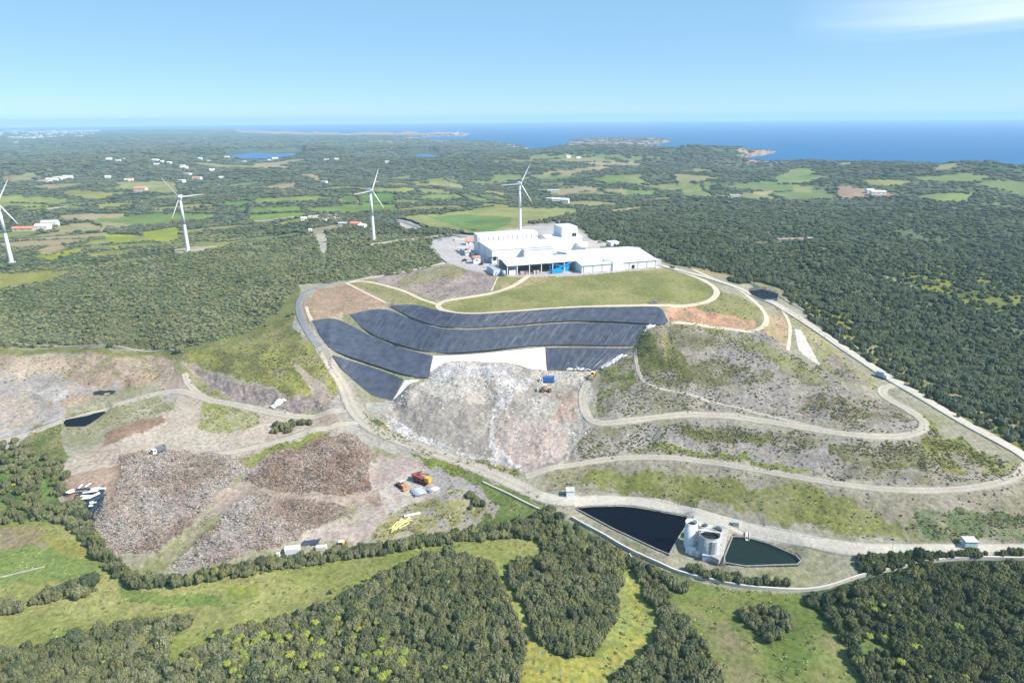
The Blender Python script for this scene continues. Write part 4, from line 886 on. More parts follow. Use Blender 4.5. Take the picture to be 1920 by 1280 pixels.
# long shed: closed right part and open left part
r = plant('long_shed', 'long gabled white shed, open on columns at the left and closed at the right', 'shed')
MB().prism([(-57.6, 0), (-57.6, 5.7), (-26, 9.9), (-6.6, 7.5), (-6.6, 0)], 54, 118).build('closed_hall', M_WHITE, r)
for x0, x1, yf, zf, yr, zr, yb, zb in ((53.4, 118.8, -58.4, 5.75, -26, 10.05, -6.0, 7.5), (-2.2, 53.4, -46.4, 7.2, -32, 9.3, -20, 7.6)):
    MB().prism([(yf, zf), (yr, zr), (yb, zb), (yb, zb + .35), (yr, zr + .35), (yf, zf + .35)], x0, x1).build('roof', M_ROOFW, r)
    n_ = int((x1 - x0) / 6)
for i in range(9):
    x = 55.5 + i * 7.7
    MB().box((x, -57.75, 2.85), (.35, .3, 5.7)).build('wall_rib', M_STEEL, r)
for i in range(8): MB().box((59.4 + i * 7.7, -57.66, 2.8), (7.0, .12, 5.2)).build('wall_panel', M_WHITE, r)
MB().box((79.5, -57.9, 2.2), (2.6, .3, 1.2)).build('vent_grille', M_STEEL, r)
MB().box((97.5, -57.9, 2.1), (2.2, .3, 2.6)).build('doorway', M_DARK, r)
MB().box((84, -55.5, 3.5), (9, 6, 7.0)).build('porch', M_WHITE, r)
MB().box((77, -52, 7.2), (5, 3, 1.4), 0, .3).build('skylight', M_STEEL, r)
MB().box((26, -20.6, 3.6), (54, .3, 7.2)).build('back_wall', M_STEEL, r)
for x in (-1.6, 6.2, 16, 25.6, 35, 44.5):
    MB().box((x, -45.6, 3.5), (.55, .55, 7.1)).build('column', M_WHITE, r)
for x in (-1.6, 6.2, 16, 25.6, 35, 44.5, 53): MB().box((x, -39, 8.0), (.3, 12.5, .4), 0, .14).build('roof_beam', M_STEEL, r)
MB().box((6.4, -33, 3.2), (.3, 22, 6.4)).build('partition', M_WHITE, r)
r = plant('loading_ramp', 'curved grey loading ramp and tanks under the left end of the open shed', 'loading ramp')
MB().box((-7.5, -33, 2.0), (9, 20, 4.0), 0, 0, 0, .8).build('ramp_body', M_LEAD, r)
for i in range(4): MB().tube((-9 + i * 2.6, -22, 4.6), (-9 + i * 2.6, -44, 2.0), .25, n=8).build('rail', M_STEEL, r)
MB().tube((-4.5, -45.5, 0), (-4.5, -45.5, 4), 1.5, n=16).build('drum', M_LEAD, r, True)
MB().box((-3, -15, 8.0), (7, .4, .6)).build('gantry_beam', M_DARK, r)
for k in (-6, 0): MB().box((k, -15, 4), (.4, .4, 8)).build('gantry_post', M_DARK, r)
MB().box((2.3, -45.4, 1.9), (5.2, .4, 3.6)).build('screen_panel', M_WHITE, r)
r = plant('sorting_machine', 'bright blue sorting machine with conveyor under the open shed', 'machine')
MB().box((36.5, -50, 1.3), (9, 3.4, 2.4)).box((36.5, -50, 2.7), (8, 2.6, .5)).build('hopper', M_BLUE, r)
MB().box((44, -46, 4.4), (13, 1.3, .9), 0, 0, -.35).build('conveyor', M_BLUE, r)
MB().box((46, -44, 2.6), (4.5, 3.5, 5.0)).build('drum_house', M_BLUE, r)
MB().box((37, -44.5, 5.4), (12, 1.2, .8), 0, 0, .2).build('conveyor', M_BLUE, r)
for x in (33, 38, 43, 49): MB().box((x, -45, 2.5), (.4, .4, 5)).build('leg', M_BLUE, r)
r_ = random.Random(3)
for j, (x0, n_) in enumerate(((9, 9), (19.5, 8))):
    for i in range(n_):
        for lv in range(2):
            if lv and r_.random() < .3: continue
            c = (x0 + (i % 5) * 1.35, -45.5 - (i // 5) * 1.5, .6 + lv * 1.15)
            v = Vector((c[0], c[1])); cc, ss = math.cos(PR), math.sin(PR)
            o = MB().box((0, 0, 0), (1.2, 1.2, 1.1), r_.uniform(-.1, .1)).build('bale', random.Random(i * 7 + j).choice([M_PURP, M_CONCL, M_PINKR]))
            o.location = (PO[0] + c[0] * cc - c[1] * ss, PO[1] + c[0] * ss + c[1] * cc, c[2]); o.rotation_euler = (0, 0, PR)
            tag(o, ('packed waste bale in the left row stacked inside the open shed', 'packed waste bale in the right row stacked inside the open shed')[j], 'bale', ('bales in the left row of the open shed', 'bales in the right row of the open shed')[j])

def gable(w_, d_, h, rh, mw, mr, parent, ov=.4, z0=0, cx=0, cy=0, wname='wall'):
    MB().prism([(cy - d_ / 2, z0), (cy - d_ / 2, z0 + h), (cy, z0 + h + rh - .15), (cy + d_ / 2, z0 + h), (cy + d_ / 2, z0)], cx - w_ / 2, cx + w_ / 2).build(wname, mw, parent)
    o = MB().prism([(cy - d_ / 2 - ov, z0 + h - .1), (cy, z0 + h + rh), (cy + d_ / 2 + ov, z0 + h - .1), (cy + d_ / 2 + ov, z0 + h + .15), (cy, z0 + h + rh + .28), (cy - d_ / 2 - ov, z0 + h + .15)], cx - w_ / 2 - ov, cx + w_ / 2 + ov).build('roof', mr, parent)
    return o
def house(px, py, w_, d_, h, rh, rz, mw, mr, label, cat='house', name='house', group=None, win=3, z=None):
    p = Pt(px, py)
    r = empty(name, (p.x, p.y, p.z - .3), rz, label, cat, group)
    if rh > 0: gable(w_, d_, h + .3, rh, mw, mr, r)
    else:
        MB().box((0, 0, (h + .3) / 2), (w_, d_, h + .3)).build('wall', mw, r); MB().box((0, 0, h + .42), (w_ + .3, d_ + .3, .24)).build('roof', mr, r)
    for i in range(win):
        x = (i + .5) / win * w_ - w_ / 2
        MB().box((x, -d_ / 2 - .03, h * .55 + .3), (min(1.2, w_ / win * .4), .12, 1.2)).build('window', M_GLASS, r)
    return r
house(887, 458, 14, 8, 3.4, 1.6, .15, M_WHITE, M_TILE, 'white office house with an orange-red tiled roof left of the tall hall', 'office')
house(868, 470, 9, 5, 2.6, 0, .2, M_WHITE, M_CONCL, 'low white porch building with a curved front beside the red roofed office', 'office', win=2)
house(880, 478, 8, 6, 3.0, .9, .3, M_WHITE, M_PINKR, 'small hut with a faded pink roof beside the yard hedge', 'hut', win=1)
house(893, 493, 6, 5, 5.0, .8, .3, M_WHITE, M_TILE, 'narrow white hut with brown roof in front of the tall hall', 'hut', win=1)
house(908, 491, 4, 4, 3.4, .0, .3, mat('pale_green_paint', (.35, .52, .5), .5), M_CONCL, 'pale green cabin against the tall hall wall', 'cabin', win=1)
house(862, 450, 12, 3, 1.2, 0, .5, M_CONCL, M_CONC, 'low concrete weighbridge block at the plant gate', 'weighbridge', win=0)
# palm by the huts
p = Pt(887, 494); r = empty('palm_tree', p, 0, 'small palm tree in front of the white hut in the plant yard', 'palm tree')
MB().tube((0, 0, 0), (.2, 0, 4.5), .28, .2, 8).build('trunk', M_TRUNK, r)
M_PALM = mat('palm_fronds', (.05, .085, .03), .7, .2, .4, 3)
b = MB()
for i in range(16):
    a_ = i * 2.4; q = [Vector((.2, 0, 4.5))]
    for k in range(1, 5): q.append(q[-1] + Vector((math.cos(a_) * .55, math.sin(a_) * .55, .45 - .3 * k)))
    for k in range(4):
        s_ = Vector((-math.sin(a_), math.cos(a_), -.3)) * .28 * (1 - k * .15)
        kk = len(b.v); b.raw([q[k] - s_, q[k], q[k + 1], q[k + 1] - s_, q[k] + s_ * 1, q[k + 1] + s_ * 1], [(0, 1, 2, 3), (1, 4, 5, 2)])
b.build('crown', M_PALM, r)

# ------------------------------------------------------------------ wind turbines
def turbine(px, py, hub_px, yaw, ph0, label, hub_h=50., bl_=26.):
    p = Pt(px, py)
    r = empty('wind_turbine', p, 0, label, 'wind turbine', 'wind turbines behind the landfill')
    g_ = np.array(ray(*hub_px)); t = math.hypot(p.x, p.y) / math.hypot(g_[0], g_[1]); hub_h = CAM_H + g_[2] * t - p.z
    MB().tube((0, 0, -1), (0, 0, hub_h * .5), 1.75, 1.4, 20, False).tube((0, 0, hub_h * .5), (0, 0, hub_h - 1.2), 1.4, 1.05, 20, True).build('tower', M_WHITE, r, True)
    MB().tube((0, 0, -1.5), (0, 0, .5), 3.2, 3.2, 20).build('foundation', M_CONC, r)
    dx, dy = math.sin(yaw), -math.cos(yaw)          # rotor axis, towards the wind
    n = MB().box((-dx * 1.8, -dy * 1.8, hub_h), (2.5, 7.5, 2.7), yaw).build('nacelle', M_WHITE, r)
    MB().box((-dx * 4.2, -dy * 4.2, hub_h + 1.5), (.3, 1.2, .5), yaw).build('wind_vane', M_STEEL, n)
    c = Vector((dx * 3.0, dy * 3.0, hub_h))
    MB().tube(c - Vector((dx, dy, 0)) * 1.0, c + Vector((dx, dy, 0)) * .7, 1.15, .9, 16).tube(c + Vector((dx, dy, 0)) * .7, c + Vector((dx, dy, 0)) * 1.6, .9, .2, 16).build('hub', M_WHITE, r, True)
    e1 = Vector((math.cos(yaw), math.sin(yaw), 0)); e2 = Vector((0, 0, 1)); ax = Vector((dx, dy, 0))
    for k in range(3):
        a_ = math.radians(ph0 + 120 * k); d = e1 * math.cos(a_) + e2 * math.sin(a_); t_ = d.cross(ax)
        def bb(s0, s1):
            b = MB(); st = np.linspace(s0, s1, 7); ring = []
            for s_ in st:
                f = s_ / bl_; ch = (.55 if f < .06 else (1.15 + (f - .06) * 6 if f < .2 else 2.0 * (1 - .82 * (f - .2) / .8))) * .46; tw = .35 * (1 - f)
                o_ = c + d * s_; cx = t_ * math.cos(tw) + ax * math.sin(tw); th_ = -t_ * math.sin(tw) + ax * math.cos(tw)
                ring.append([o_ + cx * ch * .4, o_ + th_ * ch * .16, o_ - cx * ch * .75, o_ - th_ * ch * .12])
            vs = [v for q in ring for v in q]
            fs = [(4 * i + j, 4 * i + (j + 1) % 4, 4 * i + 4 + (j + 1) % 4, 4 * i + 4 + j) for i in range(len(st) - 1) for j in range(4)] + [(3, 2, 1, 0), tuple(4 * (len(st) - 1) + j for j in range(4))]
            return b.raw(vs, fs)
        q = bb(.8, bl_ * .82).build('blade', M_WHITE, r); bb(bl_ * .82 + .01, bl_).build('red_tip', M_RED, q)
    return r
turbine(22, 492, (2, 380), .6, 60, 'white wind turbine cut by the left edge of the picture')
turbine(353, 471, (338, 369), .25, 5, 'white wind turbine with red blade tips, second from the left, above the left wood')
turbine(701, 451, (699, 357), .85, 65, 'white wind turbine seen half sideways near the pink roofed house')
turbine(975, 436, (973, 344), .35, 182, 'white wind turbine standing right behind the tall white hall')
# small pylons and wooden poles in the farmland
for (px, py, h) in ((1675,706,7),(1738,742,7),(1809,771,7),(1888,824,7.5),(1621,668,7),(1573,638,7),(1530,613,7),(1490,586,6.5),(1543,1010,6),(1670,1044,6.5),(1798,1042,6.5),(992,925,6),(1303,960,6)):
    q = Pt(px, py); r = empty('street_lamp', q, 0, ('thin grey lamp post on the outer side of the right access road' if py < 900 else 'thin grey lamp post beside the lower concrete road'), 'lamp post', ('lamp posts along the right access road' if py < 900 else 'lamp posts along the lower road'))
    MB().tube((0, 0, -.2), (0, 0, h), .11, .07, 6).build('pole', M_STEEL, r); MB().box((-.5, 0, h), (1.2, .18, .12)).build('lamp_head', M_STEEL, r)
for (px, py, h) in ((822,455,9),(840,452,9),(615,412,12),(664,400,12),(528,408,12),(1186,470,9),(1212,488,9),(1228,494,9)):
    q = Pt(px, py); tag(MB().tube((q.x, q.y, q.z - .3), (q.x, q.y, q.z + h), .14, .08, 6).box((q.x, q.y, q.z + h - .4), (1.2, .12, .12)).build('utility_pole', M_STEEL), 'slim pole standing near the plant and farmland road', 'pole', 'slim poles near the plant')

# ------------------------------------------------------------------ leachate plant by the ponds
def at(px, py): return Pt(px, py)
def tank(px, py, rad, h, m, label, open_=True, group=None, nm='water_tank', rim=M_CONC, inner=M_DARK, rings=3):
    p = at(px, py); r = empty(nm, (p.x, p.y, p.z - .4), 0, label, 'tank', group); h += .4
    n = 36; b = MB(); vs = []; fs = []
    for (R_, z_) in ((rad, 0), (rad, h), (rad - .22, h), (rad - .22, 1)):
        vs += [(math.cos(2 * math.pi * i / n) * R_, math.sin(2 * math.pi * i / n) * R_, z_) for i in range(n)]
    for k in range(3): fs += [(k * n + i, k * n + (i + 1) % n, (k + 1) * n + (i + 1) % n, (k + 1) * n + i) for i in range(n)]
    b.raw(vs, fs).build('shell', m, r, True)
    MB().tube((0, 0, h - 1.6), (0, 0, h - 1.5), rad - .25, n=n).build('liquid', inner, r)
    for k in range(rings):
        z_ = h * (k + 1) / (rings + .0) - .12; q = MB(); vs = []
        for R_, zz in ((rad + .1, z_ - .1), (rad + .1, z_ + .1)): vs += [(math.cos(2 * math.pi * i / n) * R_, math.sin(2 * math.pi * i / n) * R_, zz) for i in range(n)]
        q.raw(vs, [(i, (i + 1) % n, n + (i + 1) % n, n + i) for i in range(n)]).build('band', rim, r)
    return r
pad_pts = [(1298,1034),(1300,968),(1314,960),(1368,984),(1357,1040),(1347,1060)]; M_PAD = mat('yard_slab', (.36, .35, .33), .9, .1, .2, .5)
b = MB(); vs = [tuple(at(*q)) for q in pad_pts]; zt = max(v[2] for v in vs) * .5 + sum(v[2] for v in vs) / len(vs) * .5
vs = [(v[0], v[1], zt + .25) for v in vs] + [(v[0], v[1], zt - 2) for v in vs]; n = 6
o = MB().raw(vs, [tuple(range(n)), tuple(range(2 * n - 1, n - 1, -1))] + [(i, (i + 1) % n, n + (i + 1) % n, n + i) for i in range(n)]).build('concrete_pad', M_PAD); tag(o, kind='structure')
tank(1293, 1023, 2.35, 11.0, M_WHITE, 'tall slim white tank with an open dark top at the pond edge', rings=1, rim=M_WHITE)
tank(1316, 1010, 1.9, 6.6, M_CONC, 'small grey round tank just behind the tall white tank', rings=2)
tank(1337, 1014, 3.2, 5.6, M_CONC, 'dark round basin at the back of the tank group', rings=2)
r = tank(1328, 1036, 4.0, 8.6, mat('grey_panel_tank', (.36, .38, .40), .6, .3, .1, 1), 'wide round grey tank with a ladder and a walkway across its top', rings=5)
MB().box((0, 1.4, 9.2), (8.4, .8, .25), -.25).build('walkway', M_CONCL, r)
for k in range(13): MB().box((.6, -4.25, .8 + k * .6), (1.8, .5, .16)).build('rung', M_STEEL, r)
for s_ in (-.3, 1.5): MB().box((s_, -4.3, 4.4), (.14, .14, 8.6)).build('ladder_rail', M_STEEL, r)
def boxthing(px, py, d, rz, m, name, label, cat, extra=None, roofm=None, group=None):
    p = at(px, py); r = empty(name, (p.x, p.y, p.z - .2), rz, label, cat, group)
    MB().box((0, 0, d[2] / 2), d).build('body', m, r); MB().box((0, 0, d[2] + .06), (d[0] + .16, d[1] + .16, .12)).build('roof', roofm or m, r)
    MB().box((d[0] * .2, -d[1] / 2 - .03, d[2] * .45), (d[0] * .25, .08, d[2] * .8)).build('door', M_STEEL, r)
    return r
boxthing(1289, 1034, (1.6, 2.2, 2.2), -.3, M_WHITE, 'equipment_cabinet', 'small white cabinet at the left end of the cabinet row below the tall tank', 'cabinet')
boxthing(1297, 1037, (2.6, 2.4, 2.6), -.3, M_WHITE, 'equipment_cabinet', 'largest white box cabinet below the tall white tank', 'cabinet')
boxthing(1308, 1040, (1.6, 2.2, 2.1), -.3, M_WHITE, 'equipment_cabinet', 'white cabinet at the right end of the cabinet row by the grey tank', 'cabinet')
boxthing(1327, 1048, (4.2, 2.6, 2.6), -.25, mat('pale_blue_panels', (.42, .47, .56), .5), 'pump_house', 'pale blue-grey pump house in front of the wide grey tank', 'pump house')
p = at(1352, 1018)
for i in range(6):
    r = None
r = empty('pipe_rack', (p.x, p.y, p.z), -.35, 'rack of vertical pipes and pumps on the concrete pad right of the tanks', 'pipe rack')
for i in range(9):
    MB().tube((-1.2 + (i % 3) * .9, -5 + i * 1.1, 0), (-1.2 + (i % 3) * .9, -5 + i * 1.1, 2.8), .12, n=6).build('pipe', M_STEEL, r)
for k in (-1.2, -.3, .6): MB().tube((k, -5.5, 2.8), (k, 4.5, 2.8), .14, n=6).build('header_pipe', M_STEEL, r)
boxthing(1380, 985, (2.2, 1.6, 2.0), -.35, M_STEEL, 'pump_skid', 'grey pump unit between the concrete pad and the road', 'pump')
p = at(1401, 1008); r = empty('outfall_chute', (p.x, p.y, p.z), -.3, 'small pale concrete chute reaching into the green pond', 'chute')
MB().box((0, 0, .5), (1.4, 4.5, .4), 0, .2).build('chute_floor', M_CONCL, r)
for s_ in (-.7, .7): MB().box((s_, 0, .8), (.15, 4.5, .7), 0, .2).build('side_wall', M_CONCL, r)
# pond rims: pale concrete edges
M_RIM = mat('lined_rim', (.22, .22, .22), .9, .2, .2, .6)
def rim(poly, z, label, wd=.5):
    P = [Vector(G(x, y, z)) for x, y in expand(poly, 3)]; b = MB(); n = len(P)
    for i in range(n):
        a_, c = P[i], P[(i + 1) % n]; d = c - a_; L_ = d.length
        b.box(((a_.x + c.x) / 2, (a_.y + c.y) / 2, z + .35), (L_ + wd * .5, wd, .3 + .004 * i), math.atan2(d.y, d.x))
    return tag(b.build('pond_rim', M_RIM), label, 'pond rim')
rim(POND1, -47.4, 'concrete rim round the large black pond'); rim(POND2, -47.1, 'grey lined rim round the dark green pond'); rim(POND3, -8.5, 'rim of the small dark basin near the top of the access road')

# kiosks
def kiosk(px, py, d, rz, mw, mr, label, cat='kiosk', win=False):
    p = at(px, py); r = empty('kiosk', (p.x, p.y, p.z - .2), rz, label, cat)
    MB().box((0, 0, d[2] / 2 + .1), (d[0], d[1], d[2] + .2)).build('wall', mw, r)
    MB().raw([(-d[0] / 2 - .15, -d[1] / 2 - .25, d[2] + .21), (d[0] / 2 + .15, -d[1] / 2 - .25, d[2] + .21), (d[0] / 2 + .15, d[1] / 2 + .15, d[2] + .5), (-d[0] / 2 - .15, d[1] / 2 + .15, d[2] + .5),
              (-d[0] / 2 - .15, -d[1] / 2 - .25, d[2] + .36), (d[0] / 2 + .15, -d[1] / 2 - .25, d[2] + .36), (d[0] / 2 + .15, d[1] / 2 + .15, d[2] + .65), (-d[0] / 2 - .15, d[1] / 2 + .15, d[2] + .65)],
             [(0, 1, 5, 4), (1, 2, 6, 5), (2, 3, 7, 6), (3, 0, 4, 7), (4, 5, 6, 7), (3, 2, 1, 0)]).build('roof', mr, r)
    MB().box((-d[0] / 2 - .03, 0, 1.2), (.08, 1.0, 2.1)).build('door', M_STEEL, r)
    return r
kiosk(1069, 928, (3.6, 3.0, 2.8), .03, M_WHITE, M_CONC, 'small white kiosk with a grey lean-to roof beside the road bend')
kiosk(1816, 1022, (4.6, 3.2, 2.5), -.02, mat('aqua_paint', (.42, .56, .56), .5), M_CONCL, 'pale aqua kiosk beside the lower road at the right edge')
# ------------------------------------------------------------------ vehicles
def wheels(r, L_, W, rad, n=2, nm='wheel', wd=.3):
    for i in range(n):
        x = -L_ / 2 + rad * 1.2 + i * (L_ - rad * 2.4) / (n - 1)
        for s_ in (-1, 1):
            q = MB().tube((x, s_ * (W / 2 - wd / 2) - wd / 2, rad), (x, s_ * (W / 2 - wd / 2) + wd / 2, rad), rad, n=12).build(nm, M_BLACK, r)
            MB().tube((x, s_ * (W / 2 + .01) - .03, rad), (x, s_ * (W / 2 + .01) + .03, rad), rad * .5, n=8).build('rim', M_STEEL, q)
def truck(px, py, rz, mc, mb, label, L_=8.5, W=2.5, cat='dump truck', bh=2.6):
    p = at(px, py); r = empty('dump_truck', p, rz, label, cat)
    MB().box((0, 0, .95), (L_, 1.0, .3)).build('chassis', M_DARK, r)
    c = MB().prism([(-L_ / 2, .7), (-L_ / 2, 1.8), (-L_ / 2 + .35, 3.0), (-L_ / 2 + 2.0, 3.0), (-L_ / 2 + 2.0, .7)], -W / 2 + .05, W / 2 - .05, 'y').build('cab', mc, r)
    MB().box((-L_ / 2 + .14, 0, 2.35), (.1, W * .8, .8), 0, 0, .28).build('windscreen', M_GLASS, c)
    for s_ in (-1, 1): MB().box((-L_ / 2 + 1.15, s_ * (W / 2 - .03), 2.3), (.9, .08, .7)).build('side_window', M_GLASS, c)
    x0, x1 = -L_ / 2 + 2.2, L_ / 2; b = MB()
    b.box(((x0 + x1) / 2, 0, 1.3), (x1 - x0, W, .2))
    for s_ in (-1, 1): b.box(((x0 + x1) / 2, s_ * (W / 2 - .06), 1.4 + bh / 2), (x1 - x0, .12, bh))
    b.box((x0 + .06, 0, 1.4 + bh / 2), (.12, W - .26, bh)).box((x1 - .06, 0, 1.4 + bh / 2), (.12, W - .26, bh)).build('tipper_body', mb, r)
    MB().box(((x0 + x1) / 2, 0, 1.0 + bh * .9), (x1 - x0 - .3, W - .3, .3)).build('load', M_PURP, r)
    wheels(r, L_, W, .55, 3); return r
truck(1025, 718, .05, M_WHITE, M_TBLUE, 'white cab dump truck with a bright blue tipper body on the rubbish heap')
truck(298, 849, 1.0, M_WHITE, mat('grey_body', (.13, .15, .18), .5), 'white cab truck with a dark grey body parked on the dirt yard at the left', 6.8, 2.4, 'truck', 1.6)
def loader(px, py, rz, m, label, cat='loader', s=1.0, name='wheel_loader', tracked=False):
    p = at(px, py); r = empty(name, p, rz, label, cat); r.scale = (s, s, s)
    MB().box((.9, 0, 1.45), (3.2, 1.9, 1.2), taper=.9).build('engine_cover', m, r)
    c = MB().box((-.6, 0, 2.2), (1.5, 1.6, 1.9), taper=.9).build('cab', m, r)
    MB().box((-.6, 0, 2.5), (1.56, 1.35, .9), taper=.95).build('cab_window', M_GLASS, c); MB().box((-.6, 0, 3.22), (1.7, 1.8, .12)).build('cab_roof', M_WHITE, c)
    MB().box((-2.1, 0, 1.2), (1.8, 1.2, .7)).build('front_frame', m, r)
    for s_ in (-.55, .55): MB().box((-2.9, s_, 1.3), (2.3, .25, .35), 0, 0, -.25).build('arm', m, r)
    MB().prism([(-4.6, .15), (-4.5, 1.3), (-3.7, 1.2), (-3.7, .2)], -1.5, 1.5, 'y').build('bucket', M_STEEL if not tracked else m, r)
    if tracked:
        for s_ in (-1, 1): MB().prism([(-2.6, .3), (-2.3, 0), (2.2, 0), (2.6, .4), (2.3, 1.0), (-2.3, 1.0)], s_ * 1.15 - .3, s_ * 1.15 + .3, 'y').build('track', M_BLACK, r)
    else:
        for x in (-1.9, 1.6):
            for s_ in (-1, 1):
                q = MB().tube((x, s_ * 1.1 - .3, .85), (x, s_ * 1.1 + .3, .85), .85, n=14).build('wheel', M_BLACK, r); MB().tube((x, s_ * 1.42 - .03, .85), (x, s_ * 1.42 + .03, .85), .4, n=8).build('rim', m, q)
    return r
loader(1024, 733, .05, M_TAN, 'dusty tan compactor machine beside the blue truck', 'compactor', 1.15, 'compactor')
loader(1112, 706, 1.2, M_YEL, 'yellow wheel loader at the right edge of the rubbish heap', 'loader')
loader(641, 1026, 1.65, M_YEL, 'yellow digger by the hedge below the brushwood heaps', 'digger', 1.05, 'digger', True)
loader(752, 912, 2.3, mat('faded_orange', (.45, .24, .13), .6, .3, .2, 2), 'small faded orange tracked machine left of the red scrap machine', 'tracked loader', .95, 'tracked_loader', True)
# red scrap machine / old screening plant
p = at(790, 905); r = empty('screening_machine', p, -.5, 'rusty red screening machine with an orange cab in the scrap yard', 'screening machine')
MB().box((0, 0, 1.6), (8.5, 2.2, .4), 0, 0, .08).build('frame', M_RUST, r)
MB().box((-1.5, 0, 2.6), (5.5, 2.4, 1.6), 0, 0, .15).build('screen_box', M_RUST, r)
MB().box((3.6, .2, 2.6), (2.4, 2.2, 2.2)).build('engine_house', M_YEL, r)
MB().box((-3.6, 1.8, 3.4), (5.5, .8, .35), .4, 0, -.35).build('conveyor', M_RUST, r)
MB().box((0, 2.2, 3.6), (5.0, .8, .35), .9, 0, .3).build('conveyor', M_RUST, r)
for k in range(5): MB().box((-3.2 + k * 1.5, -1.3, 2.6), (.15, .15, 2.2), 0, .1 * k).build('strut', M_RUST, r)
for k in range(4):
    for s_ in (-1, 1): MB().tube((-3 + k * 2., s_ * 1.2 - .2, .6), (-3 + k * 2., s_ * 1.2 + .2, .6), .6, n=12).build('wheel', M_BLACK, r)
# grey pipes / sheet stacks
def stack(cx, cy, rz, n_, L_, rad, m, label, group, name='pipe', lv=1):
    p = at(cx, cy); c_, s_ = math.cos(rz), math.sin(rz)
    for k in range(lv):
        for i in range(n_ - k):
            y = (i - (n_ - k) / 2) * rad * 2.1 ; z = p.z + rad + k * rad * 1.75 + .05; jx = random.uniform(-.5, .5)
            a_ = Vector((p.x - s_ * y - c_ * (L_ / 2 + jx), p.y + c_ * y - s_ * (L_ / 2 + jx), z)); b_ = Vector((p.x - s_ * y + c_ * (L_ / 2 - jx), p.y + c_ * y + s_ * (L_ / 2 - jx), z))
            o = MB().tube((0, 0, 0), b_ - a_, rad, n=12).build(name, m, None, True); o.location = a_; tag(o, label, 'pipe', group)
stack(783, 922, .55, 7, 5.5, .42, M_LEAD, 'shiny grey-blue large pipe in the row beside the red machine', 'grey pipes lying beside the red scrap machine')
stack(812, 918, .45, 7, 5.2, .2, M_STEEL, 'thin dark grey pipe lying right of the larger pipes', 'thin pipes lying right of the large grey pipes', lv=2)
rr_ = random.Random(5); g0 = at(752, 985)
for i in range(26):
    a_ = .95 + rr_.uniform(-.25, .35); L_ = rr_.uniform(3, 6); x = g0.x + rr_.uniform(-2.8, 2.8); y = g0.y + rr_.uniform(-2.2, 2.2) + (x - g0.x) * .55; z = float(H(x, y)) + .2 + rr_.random() * .5
    d = Vector((math.cos(a_), math.sin(a_), rr_.uniform(-.04, .08))) * L_
    o = MB().tube((0, 0, 0), d, .16, n=8).build('plastic_pipe', M_YPL); o.location = (x - d.x / 2, y - d.y / 2, z); tag(o, 'pale yellow plastic pipe in the loose pile above the lower hedge', 'pipe', 'pale yellow pipes piled above the hedge')
p = at(773, 966); o = MB().box((0, 0, 0), (7, .9, .5), .35).build('beam', M_GEO); o.location = p + Vector((0, 0, .5)); tag(o, 'long white beam lying at the top of the yellow pipe pile', 'beam')
# containers by the hedge
def container(px, py, d, rz, m, label, cat='container'):
    p = at(px, py); r = empty('container', p, rz, label, cat)
    MB().box((0, 0, d[2] / 2 + .1), d).build('body', m, r)
    for k in range(int(d[0] / .6)): MB().box((-d[0] / 2 + .4 + k * .6, -d[1] / 2 - .04, d[2] / 2 + .1), (.25, .08, d[2] * .85)).build('rib', m, r)
    MB().box((0, 0, d[2] + .16), (d[0] * .98, d[1] * .98, .06)).build('lid', m, r)
    return r
container(549, 1036, (5.8, 2.6, 2.5), .18, M_WHITE, 'white closed container beside the hedge below the brushwood heaps')
container(603, 1030, (4.2, 1.8, 1.6), .1, mat('cream_paint', (.6, .6, .5), .6), 'low cream skip near the yellow digger', 'skip')
container(522, 1043, (1.2, 1.2, 1.5), .1, mat('ivory_paint', (.62, .6, .5), .6), 'tiny ivory box left of the white container', 'box')
p = at(580, 1020)
crumple('tarpaulin', [(570,1014),(602,1010),(596,1022),(566,1024)], mat('dark_blue_tarpaulin', (.035, .05, .085), .5, .3), .9, 'dark blue tarpaulin behind the white container', 'tarpaulin', 8)
# piles of white panels at the left
M_PVC = mat('white_plastic_panel', (.72, .74, .75), .5); M_NAVY = mat('dark_navy_sheet', (.035, .05, .08), .5, .3, .3, 1)
crumple('tarpaulin', [(138,930),(196,912),(190,962),(150,972)], M_NAVY, .9, 'dark navy sheeting under the pile of white panels at the left', 'tarpaulin', 12)
for i, (px, py, L_, W_, rz, m) in enumerate(((172,922,6.5,3.2,.1,M_PVC),(160,936,5.5,3.0,-.1,M_PVC),(178,932,4.5,.8,.9,M_PVC),(152,916,.8,3.6,.15,M_PVC),(166,914,.7,3.8,.0,M_PVC),(187,921,6,.9,-.05,M_PVC),(132,926,1.2,3.4,-.5,M_GEO),(137,928,.6,3.2,-.7,M_GEO),(176,948,2.6,1.2,.6,M_PVC),(172,955,1.6,1.1,.2,M_PVC),(190,940,1.0,5.5,-.35,M_NAVY),(158,925,6.0,.7,.12,M_NAVY),(165,942,3.5,1.2,.3,M_PVC))):
    p = at(px, py); o = MB().box((0, 0, 0), (L_, W_, .25 + .2 * (i % 3))).build('panel', m); o.location = p + Vector((0, 0, .9 + .12 * i)); o.rotation_euler = (random.uniform(-.12, .12), random.uniform(-.1, .1), rz)
    tag(o, 'white plastic panel in the scattered pile left of the brown heaps' if m is not M_NAVY else 'dark navy board among the white panels left of the brown heaps', 'panel', 'white panels dumped left of the brown heaps' if m is not M_NAVY else 'navy boards among the white panels')
# white wrecked boat-like debris at the rock cut
crumple('torn_sheet', [(506,762),(532,749),(538,753),(514,768)], M_SHEET, 1.4, 'white crumpled wreckage lying at the foot of the dark rock cut', 'wreckage', 17, 18)
